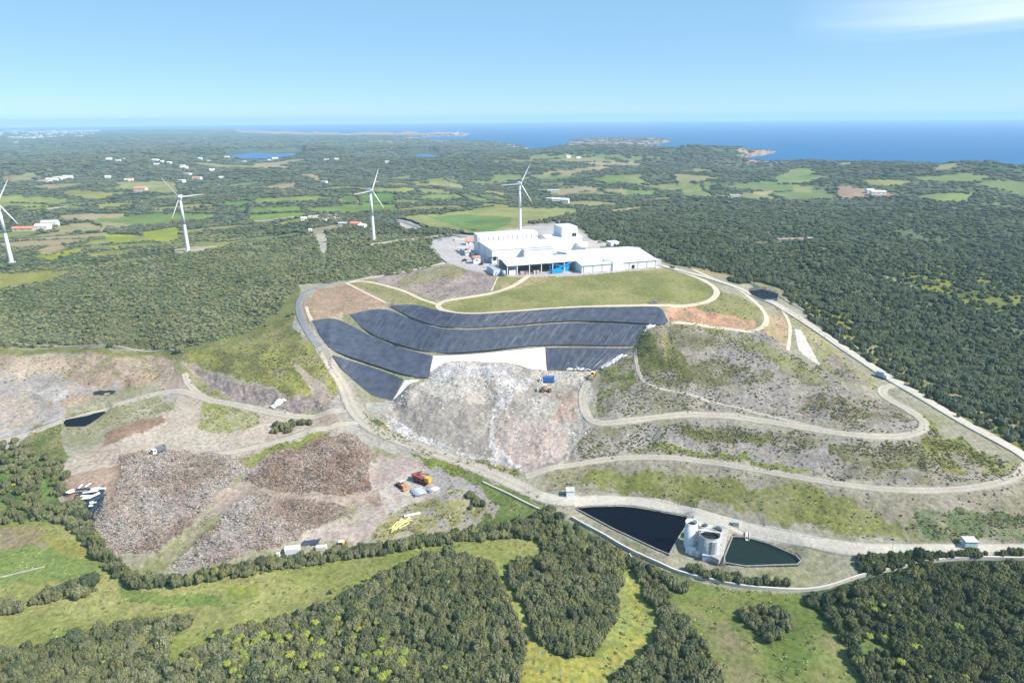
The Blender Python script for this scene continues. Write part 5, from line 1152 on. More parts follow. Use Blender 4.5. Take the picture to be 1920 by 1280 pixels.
# SUV on the plateau track, white van on access road
def car(px, py, rz, m, label, L_=4.5, W=1.9, Hh=1.7, name='parked_car', cat='car'):
    p = at(px, py); r = empty(name, p + Vector((0, 0, .25)), rz, label, cat)
    MB().box((0, 0, .75), (L_, W, .75)).build('body', m, r)
    c = MB().box((.3, 0, 1.12 + (Hh - 1.1) / 2), (L_ * .62, W * .92, Hh - 1.12), taper=.82).build('cabin', M_GLASS, r); MB().box((.3, 0, Hh + .03), (L_ * .5, W * .76, .06)).build('roof', m, c)
    wheels(r, L_, W, .36, 2, wd=.24); return r
car(1226, 569, .05, mat('silver_grey_paint', (.24, .25, .28), .35, .5), 'grey off-road car parked on the plateau track')
p = at(1653, 708); r = empty('box_van', p + Vector((0, 0, .2)), 2.2, 'white van with a blue-grey box body at the junction of the access road', 'van')
MB().box((.8, 0, 1.9), (4.2, 2.2, 2.6)).build('box_body', mat('blue_grey_panel', (.3, .38, .5), .5), r); MB().box((-2.2, 0, 1.3), (1.7, 2.0, 1.7), taper=.85).build('cab', M_WHITE, r); wheels(r, 5.8, 2.1, .42, 2)
for (px, py, L_, mm, lb) in ((871,490,4.2,M_DARK,'dark car parked in the plant yard beside the hut'),(826,451,4.4,M_STEEL,'grey car at the plant gate'),(902,497,3.5,M_BLACK,'small dark car in front of the narrow white hut')):
    car(px, py, .3, mm, lb, L_)

# fences: posts with wires beside road and ponds
def fence(P, label, h=1.9, step=3.6, grid=True):
    P = resample(np.array([tuple(at(*q)) for q in P]), max(3, int(np.linalg.norm(np.diff(np.array([tuple(at(*q)) for q in P]), axis=0), axis=1).sum() / step)))
    r = empty('wire_fence', P[0], 0, label, 'fence'); o = Vector(P[0]); pts = []
    for q in P: pts.append(Vector((q[0], q[1], float(H(q[0], q[1])))) - o)
    me = None
    for q in pts:
        if me is None:
            b = MB().tube((0, 0, -.3), (0, 0, h), .07, n=5).build('post', M_WIRE, r); me = b.data; b.location = q
        else: b = bpy.data.objects.new('post', me); COL.objects.link(b); b.parent = r; b.location = q
    wv = MB()
    for a_, c in zip(pts[:-1], pts[1:]):
        for k in range(5): wv.tube(a_ + Vector((0, 0, .15 + k * h * .23)), c + Vector((0, 0, .15 + k * h * .23)), .018, n=3, caps=False)
    w_ = wv.build('wire', M_WIRE, r); w_['kind'] = 'stuff'
    return r
fence([(1012,940),(1062,951),(1150,949),(1230,956),(1292,968),(1300,973)], 'wire fence between the concrete road and the large black pond')
fence([(1378,988),(1450,1013),(1540,1033),(1585,1042),(1610,1044)], 'wire fence between the concrete road and the green pond')
fence([(1610,1048),(1720,1044),(1920,1040)], 'wire fence along the lower side of the road at the right edge')
fence([(1245,494),(1320,507),(1400,534),(1480,568),(1560,628),(1640,680),(1730,732),(1810,782),(1925,845)], 'long wire fence on the wood side of the right access road', step=5)
fence([(992,924),(1048,918),(1170,924),(1300,948),(1400,978),(1500,1000),(1600,1016)], 'wire fence at the foot of the grassy slope above the road', step=5)

# ------------------------------------------------------------------ far buildings
M_FW = mat('limewashed_wall', (.72, .71, .68), .9, .1, .06, .2)
house(668, 425, 12, 7, 4, 1.8, -.25, M_FW, M_TILE, 'farmhouse with a pink tiled roof left of the half sideways turbine')
house(680, 429, 8, 7, 4.2, 1.2, -.25, M_FW, M_FW, 'white wing at the right of the pink roofed farmhouse')
house(644, 422, 10, 6, 2.6, 0.8, -.1, M_FW, M_CONCL, 'low pale outbuilding left of the pink roofed farmhouse')
house(570, 414, 7, 6, 4, 1, .3, M_FW, M_FW, 'small white house at the left end of the rubble yard', win=2)
house(582, 434, 4, 4, 3, 0, .3, M_FW, M_FW, 'tiny white hut below the rubble yard beside a sandy path', win=1)
house(82, 431, 16, 12, 6, 2.5, .1, M_FW, M_FW, 'large white barn of the farm at the left', 'barn')
house(95, 424, 20, 10, 6, 2.2, .25, M_FW, M_CONCL, 'long white barn behind the large barn at the left', 'barn')
house(46, 433, 26, 9, 4, 2, .1, mat('tan_wall', (.5, .42, .33), .9), M_TILE, 'long low farmhouse with red roof near the left turbine')
house(265, 360, 22, 14, 8, 3, .05, mat('pink_wall', (.6, .5, .45), .9), M_TILE, 'pale pink manor house on the wooded hill left of the second turbine')
house(1645, 365, 26, 12, 6, 2, -.1, M_FW, M_FW, 'white farmstead main house on the brown field near the coast')
house(1630, 361, 14, 10, 5, 2, .1, M_FW, M_FW, 'smaller white farmstead house left of the main one near the coast')
house(1482, 452, 30, 5, 2.8, 0, .03, mat('ruin_stone', (.42, .34, .29), .95), M_PINKR, 'long low brown ruin standing in the right wood', 'ruin', win=0)
house(1518, 450, 6, 5, 2.5, 0, 0, M_CONC, M_CONC, 'small grey hut at the right end of the brown ruin', 'hut', win=1)
house(1037, 360, 24, 12, 4, 1, .1, M_CONCL, M_CONCL, 'grey-white farm sheds among trees behind the rear turbine')
house(1378, 369, 20, 10, 4, 0, .1, M_CONCL, M_CONCL, 'pale ruin near the tan field above the right wood', 'ruin')
FARH = [(135,290,26),(205,301,18),(222,303,16),(292,303,22),(294,310,18),(318,308,16),(340,313,22),(346,317,22),(352,329,22),(370,337,22),(341,342,18),(203,335,14),(242,339,20),(376,300,14),(392,304,12),(426,297,18),(455,305,26),(516,299,24),(612,301,16),(631,301,14),(415,335,12),(398,322,14),(84,342,30),(98,340,26),(112,336,34),(128,335,22),(726,305,14),(1065,296,16),(1084,297,16),(30,268,26),(368,262,30),(385,261,26),(400,262,22),(1043,380,14),(1030,378,12),(1060,381,12),(232,300,10),(305,306,10),(608,345,14),(505,303,12)]
for i, (px, py, w_) in enumerate(FARH):
    house(px, py, w_, w_ * .6, 6, 2.2 if i % 2 else 0, random.uniform(-.5, .5), M_FW, M_TILE if i in (9, 12, 22) else M_FW, 'distant white house scattered over the far left countryside' if px < 700 else 'distant white house in the far countryside right of centre', 'house', group='distant houses left of centre' if px < 700 else 'distant houses right of centre', win=0)
M_TOWN = mat('far_town_wall', (.5, .49, .47), .9, .1, .06, .2)
rr_ = random.Random(9)
for i in range(90):
    u_ = rr_.random(); px = -20 + u_ * 200; py = 253 - rr_.random() * 6 + (6 if rr_.random() < .15 else 0)
    if i > 70: px = 20 + rr_.random() * 60; py = 258 + rr_.random() * 3
    g = G(px, py, -40); s_ = rr_.uniform(25, 60)
    o = MB().box((0, 0, 5), (s_, s_ * .6, 11)).build('house', M_TOWN); o.location = (g[0], g[1], float(H(g[0], g[1]))); tag(o, 'white building of the far coastal town at the left horizon', 'house', 'white buildings of the far coastal town')
# lighthouse
g = G(858, 251, -45); r = empty('lighthouse', (g[0], g[1], float(H(g[0], g[1]))), 0, 'white lighthouse on the far headland', 'lighthouse')
MB().tube((0, 0, 0), (0, 0, 34), 7, 5, 16).build('tower', M_FW, r); MB().tube((0, 0, 34), (0, 0, 40), 3.5, 3, 12).build('lantern', M_STEEL, r); MB().box((-25, 0, 8), (60, 22, 16)).build('keepers_house', M_FW, r)

# ------------------------------------------------------------------ plants and debris meshes
def fol_mat(name, obj_color=False, var=.35):
    m = bpy.data.materials.new(name); m.use_nodes = True; n = m.node_tree; b = n.nodes['Principled BSDF']
    b.inputs['Roughness'].default_value = .75; b.inputs['Specular IOR Level'].default_value = .15
    if obj_color: src = n.nodes.new('ShaderNodeObjectInfo').outputs['Color']
    else:
        a = n.nodes.new('ShaderNodeAttribute'); a.attribute_type = 'INSTANCER'; a.attribute_name = 'tint'; src = a.outputs['Vector']
    f = n.nodes.new('ShaderNodeAttribute'); f.attribute_name = 'leaf'; f.attribute_type = 'GEOMETRY'
    r = n.nodes.new('ShaderNodeMapRange'); r.inputs[3].default_value = 1 - var; r.inputs[4].default_value = 1 + var
    v = n.nodes.new('ShaderNodeVectorMath'); v.operation = 'SCALE'
    n.links.new(f.outputs['Fac'], r.inputs[0]); n.links.new(src, v.inputs[0]); n.links.new(r.outputs[0], v.inputs['Scale']); n.links.new(v.outputs[0], b.inputs['Base Color'])
    return m
M_FOL = fol_mat('foliage', False, .5); M_FOLO = fol_mat('foliage_single', True, .5); M_DEB = fol_mat('debris', False, .5)
SRC = []
def src_obj(name, vs, fs, mt, leaf=None):
    me = bpy.data.meshes.new(name); me.from_pydata([tuple(v) for v in vs], [], [tuple(int(i) for i in f) for f in fs]); me.materials.append(mt)
    at_ = me.attributes.new('leaf', 'FLOAT', 'FACE'); at_.data.foreach_set('value', np.asarray(leaf if leaf is not None else rng.random(len(fs)), np.float32))
    return bpy.data.objects.new(name, me)
def crown_mesh(seed, nleaf, lobes=12, leaf=.13, spread=.75):
    r = np.random.default_rng(seed); vs = []; fs = []; lf = []
    C = []
    for i in range(lobes):
        a = i * 2.4 + r.random(); d = spread * math.sqrt((i + .5) / lobes); C.append((d * math.cos(a), d * math.sin(a), .42 + r.random() * .25 * (1 - d), .34 + .16 * r.random()))
    import bmesh
    for (x, y, z, q) in C:                       # dense inner mass of each lobe
        b = bmesh.new(); bmesh.ops.create_icosphere(b, subdivisions=2, radius=1); k = len(vs)
        for v in b.verts:
            f = 1 + (r.random() - .5) * .28; vs.append((x + v.co.x * q * f * .86, y + v.co.y * q * f * .86, max(0, z + v.co.z * q * f * .86)))
        for f in b.faces: fs.append([k + v.index for v in f.verts]); lf.append(r.random() * .5)
        b.free()
    for i in range(nleaf):
        x, y, z, q = C[r.integers(lobes)]; u = r.normal(size=3); u /= np.linalg.norm(u); u[2] = abs(u[2]) * 1.1 - .25; u /= np.linalg.norm(u)
        p = np.array([x, y, z]) + u * q * (.74 + r.random() * .46); p[2] = max(.02, p[2])
        t = np.cross(u, r.normal(size=3)); t /= np.linalg.norm(t); w_ = np.cross(u, t); u2 = u * .5
        s = leaf * (.6 + .8 * r.random()); k = len(vs)
        vs += [p + t * s * .5, p + w_ * s * .4 + u2 * s * .4, p - t * s * .5, p - w_ * s * .4 - u2 * s * .2]; fs.append([k, k + 1, k + 2, k + 3]); lf.append(min(1, .1 + r.random() * .9))
    return vs, fs, lf
CROWNS = [src_obj('crown', *(lambda q: (q[0], q[1], M_FOL, q[2]))(crown_mesh(s, 500 + 60 * s, (7, 16, 10, 13, 8, 18, 11)[s], (.15, .11, .13, .12, .16, .1, .14)[s], (.6, .85, .7, .8, .68, .9, .75)[s]))) for s in range(7)]
TUFTS = []
for s in range(4):
    r = np.random.default_rng(50 + s); vs = []; fs = []
    for i in range(60):
        a = r.random() * 6.28; d = r.random() ** .6; p = np.array([math.cos(a) * d * .8, math.sin(a) * d * .8, r.random() * .75 * (1 - d * .6)]); u = r.normal(size=3); u /= np.linalg.norm(u); t = np.cross(u, [0, 0, 1]); t /= np.linalg.norm(t); w_ = np.cross(u, t); q = .22 + .2 * r.random(); k = len(vs)
        vs += [p + t * q, p + w_ * q, p - t * q, p - w_ * q]; fs.append([k, k + 1, k + 2, k + 3])
    TUFTS.append(src_obj('tuft', vs, fs, M_FOL))
TWIGS = []
for s in range(4):
    r = np.random.default_rng(70 + s); vs = []; fs = []
    for i in range(16):
        p = r.normal(size=3) * (.35, .35, .15); d = r.normal(size=3) * (1, 1, .35); d = d / np.linalg.norm(d) * (.5 + r.random() * .7); n_ = np.cross(d, r.normal(size=3)); n_ = n_ / np.linalg.norm(n_) * (.05 + .07 * r.random()); m_ = np.cross(d, n_); m_ = m_ / np.linalg.norm(m_) * .06
        k = len(vs); p[2] = abs(p[2])
        vs += [p - d / 2 + n_, p - d / 2 - n_, p - d / 2 + m_, p + d / 2 + n_, p + d / 2 - n_, p + d / 2 + m_]; fs += [[k, k + 1, k + 4, k + 3], [k + 1, k + 2, k + 5, k + 4], [k + 2, k, k + 3, k + 5]]
    TWIGS.append(src_obj('twig_tangle', vs, fs, M_DEB))
SCRAP = []
for s in range(4):
    r = np.random.default_rng(90 + s); vs = []; fs = []
    for i in range(7):
        p = r.normal(size=3) * (.5, .5, .1); p[2] = abs(p[2]); e = r.random(3) * (.5, .35, .18) + .06; M = Euler(tuple(r.random(3) * (1.2, 1.2, 6))).to_matrix(); k = len(vs)
        for z in (-1, 1):
            for y in (-1, 1):
                for x in (-1, 1): vs.append(np.array(M @ Vector((x * e[0], y * e[1], z * e[2]))) + p + r.normal(size=3) * .04)
        fs += [[k + j for j in q] for q in ((0, 2, 3, 1), (4, 5, 7, 6), (0, 1, 5, 4), (2, 6, 7, 3), (0, 4, 6, 2), (1, 3, 7, 5))]
    SCRAP.append(src_obj('scrap', vs, fs, M_DEB))
def src_coll(name, objs):
    c = bpy.data.collections.new(name)
    for o in objs: c.objects.link(o)
    return c
C_CROWN = src_coll('crown_kinds', CROWNS); C_TUFT = src_coll('tuft_kinds', TUFTS); C_TWIG = src_coll('twig_kinds', TWIGS); C_SCRAP = src_coll('scrap_kinds', SCRAP)
def gn_tree(coll):
    g = bpy.data.node_groups.new('scatter_' + coll.name, 'GeometryNodeTree')
    g.interface.new_socket('Geometry', in_out='INPUT', socket_type='NodeSocketGeometry'); g.interface.new_socket('Geometry', in_out='OUTPUT', socket_type='NodeSocketGeometry')
    i = g.nodes.new('NodeGroupInput'); o = g.nodes.new('NodeGroupOutput'); p = g.nodes.new('GeometryNodeInstanceOnPoints'); c = g.nodes.new('GeometryNodeCollectionInfo')
    c.inputs['Collection'].default_value = coll; c.inputs['Separate Children'].default_value = True; c.inputs['Reset Children'].default_value = True
    p.inputs['Pick Instance'].default_value = True
    def na(nm, ty):
        n = g.nodes.new('GeometryNodeInputNamedAttribute'); n.data_type = ty; n.inputs['Name'].default_value = nm; return n.outputs['Attribute']
    g.links.new(i.outputs[0], p.inputs['Points']); g.links.new(c.outputs[0], p.inputs['Instance'])
    g.links.new(na('idx', 'INT'), p.inputs['Instance Index']); g.links.new(na('rot', 'FLOAT_VECTOR'), p.inputs['Rotation']); g.links.new(na('scl', 'FLOAT_VECTOR'), p.inputs['Scale'])
    g.links.new(p.outputs[0], o.inputs[0]); return g
GT = {}
def scatter(name, coll, P, scl, tint, label, cat, rot=None, tilt=0.0):
    n = len(P)
    if n == 0: return
    me = bpy.data.meshes.new(name); me.vertices.add(n); me.vertices.foreach_set('co', np.asarray(P, np.float32).ravel())
    rt = np.c_[(rng.random((n, 2)) - .5) * tilt, rng.random(n) * 6.283]
    for nm, ty, ar in (('rot', 'FLOAT_VECTOR', rt), ('scl', 'FLOAT_VECTOR', scl), ('tint', 'FLOAT_VECTOR', tint)):
        a = me.attributes.new(nm, ty, 'POINT'); a.data.foreach_set('vector', np.asarray(ar, np.float32).ravel())
    a = me.attributes.new('idx', 'INT', 'POINT'); a.data.foreach_set('value', rng.integers(0, len(coll.objects), n).astype(np.int32))
    o = bpy.data.objects.new(name, me); COL.objects.link(o)
    if coll.name not in GT: GT[coll.name] = gn_tree(coll)
    md = o.modifiers.new('scatter', 'NODES'); md.node_group = GT[coll.name]
    return tag(o, label, cat, kind='stuff')
# ------------------------------------------------------------------ where plants grow
# extra clumps and hedges painted into the density maps
def setd(poly, dens, j=4, kind=0):
    m = inpoly(poly, U + nj1 * j * 2, VV + nj2 * j); DENS[m] = dens; KIND[m] = kind; return m
setd([(1386,1160),(1395,1148),(1420,1140),(1460,1138),(1478,1150),(1480,1170),(1465,1195),(1440,1202),(1420,1190),(1400,1175)], 1)
setd([(57,1130),(75,1112),(120,1100),(160,1085),(182,1100),(180,1112),(120,1125),(75,1133)], 1, 2)
setd([(-20,1135),(30,1130),(48,1142),(20,1152),(-20,1150)], 1, 2)
setd([(140,965),(155,975),(215,1050),(262,1085),(350,1080),(500,1055),(640,1032),(850,1002),(960,985),(1030,960),(1060,975),(1030,1000),(960,1005),(850,1018),(640,1050),(500,1075),(350,1098),(250,1106),(205,1068),(150,1000),(128,975)], 1, 2)
for p in ([(120,950),(150,930),(165,960),(175,1000),(160,1000)], [(100,850),(125,870),(125,930),(105,930),(90,890)], ): setd(p, .4)
setd([(0,870),(60,870),(110,960),(60,985),(0,985)], .3)
setd([(1180,1035),(1200,1060),(1245,1075),(1270,1110),(1240,1090),(1195,1068)], .9)
setd([(640,1080+60),(640,1141)], 1)
setd([(520,800),(575,795),(580,805),(540,815),(515,812)], .8)
setd([(870,930),(920,945),(900,960),(870,955)], .4)
setd([(1290,1065),(1400,1090),(1500,1095),(1520,1090),(1520,1098),(1400,1100),(1300,1078)], .8, 2)
setd([(1600,1045),(1700,1043),(1750,1045),(1700,1056),(1640,1068),(1610,1075)], .9, 2)
DENS[WCLR] = 0
def zone(u, v):
    z = np.zeros(u.shape, int)                     # 0 far
    z[(v > 395) & (u > 1080)] = 1; z[(v > 440) & (u <= 1080)] = 2
    z[(v > 640)] = 3
    z[(v > 1010) & (u > 300) & (u < 1000)] = 4; z[(v > 940) & (u >= 940) & (u < 1240)] = 5
    z[(v > 1110) & (u < 400)] = 6; z[(v > 1040) & (u >= 1490)] = 7; z[(v > 1060) & (u >= 1180) & (u < 1500)] = 8
    z[(u < 640) & (v > 950) & (v < 1112)] = 9
    z[(v < 860) & (v > 640) & (u > 1400)] = 1
    return z
ZN = ['far countryside', 'right hand wood', 'wood above the quarry at the left', 'rough ground round the landfill', 'big wood at the bottom centre', 'wedge shaped wood below the black pond', 'wood at the bottom left corner',
      'dark wood at the bottom right corner', 'bushes round the bottom right meadow', 'hedge below the brown heaps']
def cand(dmin, dmax, s, tmax=math.radians(44)):
    n = int((dmax**2 - dmin**2) * tmax / s**2)
    d = np.sqrt(rng.random(n) * (dmax**2 - dmin**2) + dmin**2); t = (rng.random(n) * 2 - 1) * tmax
    x = d * np.sin(t); y = d * np.cos(t); ci, ri = g2i(x, y); c = np.rint(ci).astype(int); r = np.rint(ri).astype(int)
    z = H(x, y); u, v = proj(x, y, z)
    ok = (u > -140) & (u < 2060) & (v < 1420)
    ci, ri = g2i(x * 1.022, y * 1.022); r2 = np.rint(ri).astype(int); dn_ = DENS[r, c]
    return x[ok], y[ok], z[ok], d[ok], u[ok], v[ok], dn_[ok], KIND[r, c][ok], REG[r, c][ok], COLR[r, c][ok]
sets = []
edges = list(np.geomspace(130, 7500, 26))
for a_, b_ in zip(edges[:-1], edges[1:]):
    s = max(1.6, (a_ + b_) / 2 * .0050)
    x, y, z, d, u, v, dn, kd, rg, cl = cand(a_, b_, s)
    clump = sstep(.30, .46, fbm(x / 38, y / 38, 71, 4)) * .75 + .25
    open_ = np.where(d > 900, sstep(.38, .5, fbm(x / 150, y / 150, 75, 3)) * .6 + .4, 1)
    k = (kd == 0) & (rng.random(len(x)) < dn * np.where(u > 1000, .3 + .7 * clump, .7 + .3 * clump) * open_) & (z > -58) & (dn > .02)
    sets.append(np.c_[x, y, z, d, u, v, np.full(len(x), s)][k])
for a_, b_ in ((380, 450), (450, 520), (520, 600), (600, 700)):     # low maquis on the slope at the left
    x, y, z, d, u, v, dn, kd, rg, cl = cand(a_, b_, 1.45 * (a_ + b_) / 900)
    k = (kd == 0) & (dn > .9) & (u < 840) & (v > 465) & (v < 665) & (rng.random(len(x)) < .8)
    sets.append(np.c_[x, y, z, d, u, v, np.full(len(x), -1.)][k])
for a_, b_, s_ in ((135, 240, 1.25), (240, 340, 1.6), (340, 470, 2.1)):                  # undergrowth between the crowns
    x, y, z, d, u, v, dn, kd, rg, cl = cand(a_, b_, s_)
    k = (kd == 0) & (dn > .85) & ((v > 690) | (u > 1100)) & (rng.random(len(x)) < .85)
    sets.append(np.c_[x, y, z, d, u, v, np.full(len(x), -2.)][k])
T = np.concatenate(sets)
T = T[~((T[:, 6] > 0) & (T[:, 4] < 840) & (T[:, 5] > 470) & (T[:, 5] < 665) & (rng.random(len(T)) < .72))]
# hedges between the far fields
HL = [[(130,376),(260,382),(330,376),(420,366)],[(60,396),(170,392),(300,394),(420,386),(480,388)],[(20,380),(90,384)],[(170,420),(220,430),(320,425),(420,418)],[(467,366),(470,384),(463,412)],[(560,383),(568,390),(590,400)],[(477,386),(640,382)],[(470,401),(580,398),(640,402)],
      [(673,362),(677,385)],[(640,380),(740,380)],[(845,358),(905,380),(950,385)],[(870,352),(950,372),(1000,378)],[(833,338),(875,350),(960,360)],[(860,344),(960,345)],[(985,328),(1085,340)],[(1095,332),(1150,350)],[(1315,346),(1342,368)],[(1455,345),(1520,345)],[(740,398),(827,402),(927,387)],
      [(100,344),(180,342),(280,341)],[(147,372),(184,376)],[(0,395),(150,385),(330,372)],[(250,425),(345,424)],[(60,478),(160,474)],[(1170,352),(1235,354)],[(1180,368),(1235,368)],[(890,366),(960,378),(1000,384)]]
hx = []
for ln in HL:
    P = np.array([tuple(Pt(*q)) for q in ln]); L_ = np.linalg.norm(np.diff(P, axis=0), axis=1).sum(); P = resample(P, max(3, int(L_ / 5)))
    P = P[rng.random(len(P)) < .85]; P[:, :2] += rng.normal(size=(len(P), 2)) * 1.5; d = np.hypot(P[:, 0], P[:, 1]); u, v = proj(P[:, 0], P[:, 1], P[:, 2]); hx.append(np.c_[P[:, 0], P[:, 1], H(P[:, 0], P[:, 1]), d, u, v, np.full(len(P), 5.)])
T = np.concatenate([T] + hx)
n = len(T); zz = zone(T[:, 4], T[:, 5])
sz = rng.random(n)
rad = (.95 + 1.15 * sz ** 1.8) * np.maximum(1, T[:, 6] / 3.0); hgt = (1.7 + 1.5 * sz + .5 * rng.random(n)) * np.clip(np.maximum(1, T[:, 6] / 8), 1, 2.2)
stunt = zz == 2; rad[stunt] *= .8; hgt[stunt] *= .6
hd = zz == 9; rad[hd] *= .55 + .75 * rng.random(hd.sum()); hgt[hd] *= .6 + .6 * rng.random(hd.sum())
lw2 = T[:, 6] < -1.5; rad[lw2] = .6 + .6 * sz[lw2]; hgt[lw2] = .9 + 1.1 * sz[lw2]; low = T[:, 6] == -1.; rad[low] = .6 + .6 * sz[low]; hgt[low] = .6 + .5 * sz[low]
nn = fbm(T[:, 0] / 30, T[:, 1] / 30, 81, 4); q_ = rng.random(n)
base = np.array([.066, .076, .044]); grey = np.array([.098, .106, .074]); dark = np.array([.034, .048, .032]); olive = np.array([.095, .102, .048])
t1 = np.clip((nn - .5) * 3 + .35 + (q_ - .5) * .9, 0, 1)[:, None]; tint = base * (1 - t1) + grey * t1
mk = (q_ < .22)[:, None]; tint = np.where(mk, dark, tint); mk = (rng.random(n) < .14)[:, None]; tint = np.where(mk, olive, tint)
right = np.isin(zz, [1, 7])[:, None]; tint = np.where(right, tint * (.80, .86, .75), tint)
left = (zz == 2)[:, None]; tint = np.where(left, tint * (1.18, 1.15, .95), tint)
tint = tint * .85 + tint.mean(0) * .15; tint *= (1.5 + .5 * rng.random(n))[:, None]; tint[zz >= 3] *= 1.08 * np.array([[1.03, .98, .78]]); tint[zz == 2] *= 1.15; tint[zz == 0] *= np.array([.95, .98, .98]); tint[zz == 7] *= .85
big = rng.random(n) < .07; rad[big] *= 1.35; hgt[big] *= 1.4
scl = np.c_[rad * (.8 + .4 * rng.random(n)), rad * (.8 + .4 * rng.random(n)), hgt]
# the closest trees as single things
app = rad / T[:, 3]; vis = (T[:, 4] > -10) & (T[:, 4] < 1930) & (T[:, 5] < 1290) & (T[:, 5] > 700)
order = np.argsort(-np.where(vis & ((zz >= 4)), app, 0))[:290]
single = np.zeros(n, bool); single[order] = True
M_LAB = {4: 'bushy dark green tree in the big wood at the bottom centre', 5: 'bushy dark green tree in the wedge shaped wood below the black pond', 6: 'bushy grey-green tree in the wood at the bottom left corner',
         7: 'dense dark tree in the wood at the bottom right corner', 8: 'bushy tree beside the bottom right meadow', 9: 'bushy tree of the hedge below the brown heaps'}
proto = []
for k, c in enumerate(CROWNS):
    me = c.data.copy(); me.name = 'crown'; proto.append(me)
trunk_me = MB().tube((0, 0, -.4), (.05, 0, .35), .12, .08, 6).tube((.05, 0, .3), (.3, .1, .62), .06, .03, 5).tube((.05, 0, .3), (-.25, -.12, .6), .06, .03, 5).build('trunk', M_TRUNK); tm = trunk_me.data; bpy.data.objects.remove(trunk_me)
def tree_thing(x, y, z, r_, h_, col, label, group, name='tree', cat='tree', k=0):
    e = bpy.data.objects.new(name, None); COL.objects.link(e); e.location = (x, y, z); e.rotation_euler = (0, 0, random.random() * 6.28); e.scale = (r_, r_, h_); tag(e, label, cat, group)
    c = bpy.data.objects.new('crown', proto[k % len(proto)]); COL.objects.link(c); c.parent = e; c.color = (col[0], col[1], col[2], 1); c.material_slots[0].link = 'OBJECT'; c.material_slots[0].material = M_FOLO
    t = bpy.data.objects.new('trunk', tm); COL.objects.link(t); t.parent = e
    return e
for i, k in enumerate(order):
    g_ = tint[k].mean(); tn_ = 'dark green' if g_ < .07 else ('mid green' if g_ < .115 else 'pale grey-green'); sz_ = 'large' if rad[k] > 1.75 else 'small'
    cl_ = 1380 < T[k, 4] < 1485 and 1125 < T[k, 5] < 1210
    wh_ = 'isolated round clump in the bottom right meadow' if cl_ else ZN[int(zz[k])]
    tree_thing(T[k, 0], T[k, 1], T[k, 2] - .15, rad[k], hgt[k], tint[k], '%s %s bushy tree in the %s' % (sz_, tn_, wh_), '%s %s trees of the %s' % (sz_, tn_, wh_), k=i)
for z_ in range(10):
    m = (zz == z_) & ~single
    P = T[m, :3].copy(); P[:, 2] -= .15
    scatter('shrub_cover' if z_ in (0, 3) else 'wood_cover', C_CROWN, P, scl[m], tint[m], 'mass of small dense trees and shrubs, ' + ZN[z_], 'wood' if z_ not in (0, 3) else 'scrub')
# yellow flowering bushes (euphorbia-like cushions)
YB = []
def ys(poly, n_, lo=.8, hi=1.5):
    p = np.array(poly, float); k = 0
    while k < n_:
        u = random.uniform(p[:, 0].min(), p[:, 0].max()); v = random.uniform(p[:, 1].min(), p[:, 1].max())
        if inpoly(poly, np.array([u]), np.array([v]))[0]: YB.append((u, v, random.uniform(lo, hi))); k += 1
ys([(395,1200),(480,1190),(640,1150),(700,1200),(760,1230),(850,1250),(860,1280),(320,1280),(350,1250)], 95)
ys([(600,1080),(930,1080),(960,1250),(700,1200)], 12, .6, 1.1)
ys([(1540,1150),(1620,1120),(1800,1180),(1850,1280),(1700,1280)], 16)
ys([(0,850),(90,860),(110,1000),(60,960),(0,950)], 14, .6, 1.2)
ys([(380,650),(600,660),(620,720),(560,710)], 25, .5, .9)
ys([(200,1240),(320,1240),(330,1280),(180,1280)], 10, .7, 1.2)
for i, (u, v, s_) in enumerate(YB):
    p = Pt(u, v); lift = 1.7 if v > 1080 and not (200 <= u <= 330) else 0
    zn = 'bottom centre wood' if (v > 1000 and 320 < u < 1000) else ('bottom right wood' if u > 1500 else ('hillock beside the liner' if 380 <= u <= 640 and v < 760 else 'bottom left corner' if v > 1000 else 'rough ground at the left edge'))
    c = random.choice([(.26, .31, .05), (.30, .33, .06), (.22, .28, .06)])
    tree_thing(p.x, p.y, p.z + lift, s_, s_ * (.9 + .3 * random.random()), c, 'round yellow-green flowering bush on the ' + zn, 'yellow flowering bushes of the ' + zn, 'flowering_bush', 'bush', i)
# weeds
sets = []
for a_, b_ in zip(*(lambda e: (e[:-1], e[1:]))(list(np.geomspace(140, 700, 10)))):
    s = max(.8, (a_ + b_) / 2 * .0026)
    x, y, z, d, u, v, dn, kd, rg, cl = cand(a_, b_, s)
    cl_ = sstep(.42, .6, fbm(x / 9, y / 9, 91, 4)) * 1.5
    k = (kd == 2) & (rng.random(len(x)) < dn * (.25 + cl_)) & (dn > .01)
    sets.append(np.c_[x, y, z, d, np.full(len(x), s)][k])
W = np.concatenate(sets); n = len(W); q_ = fbm(W[:, 0] / 14, W[:, 1] / 14, 95, 3); r1 = rng.random(n)
pal = np.array([(.085, .098, .045), (.12, .105, .06), (.15, .165, .04), (.09, .075, .05), (.15, .13, .085)]); pi = np.clip(((q_ - .5) * 3 + .5) * 3 + (r1 - .5) * 3, 0, 4.99).astype(int)
sW = (.28 + .45 * rng.random(n) ** 2) * np.maximum(1, W[:, 4] / 1.5)
scatter('weed_cover', C_TUFT, W[:, :3], np.c_[sW, sW, sW * .8], pal[pi] * (1.55 + .7 * rng.random(n))[:, None], 'low dry weeds and tufts on the slopes and waste ground', 'weeds')
# meadow tussocks
x, y, z, d, u, v, dn, kd, rg, cl = cand(130, 330, 1.6); k = (rg == r_mead) & (rng.random(len(x)) < .08 + .5 * (fbm(x / 6, y / 6, 99, 3) > .62)) & (dn < .05); n = k.sum()
sM = .2 + .35 * rng.random(n); scatter('grass_cover', C_TUFT, np.c_[x, y, z][k], np.c_[sM * 1.6, sM * 1.6, sM], np.array([(.19, .22, .08)]) * (.7 + .8 * rng.random(n))[:, None], 'small grass tussocks in the lower meadows', 'grass')
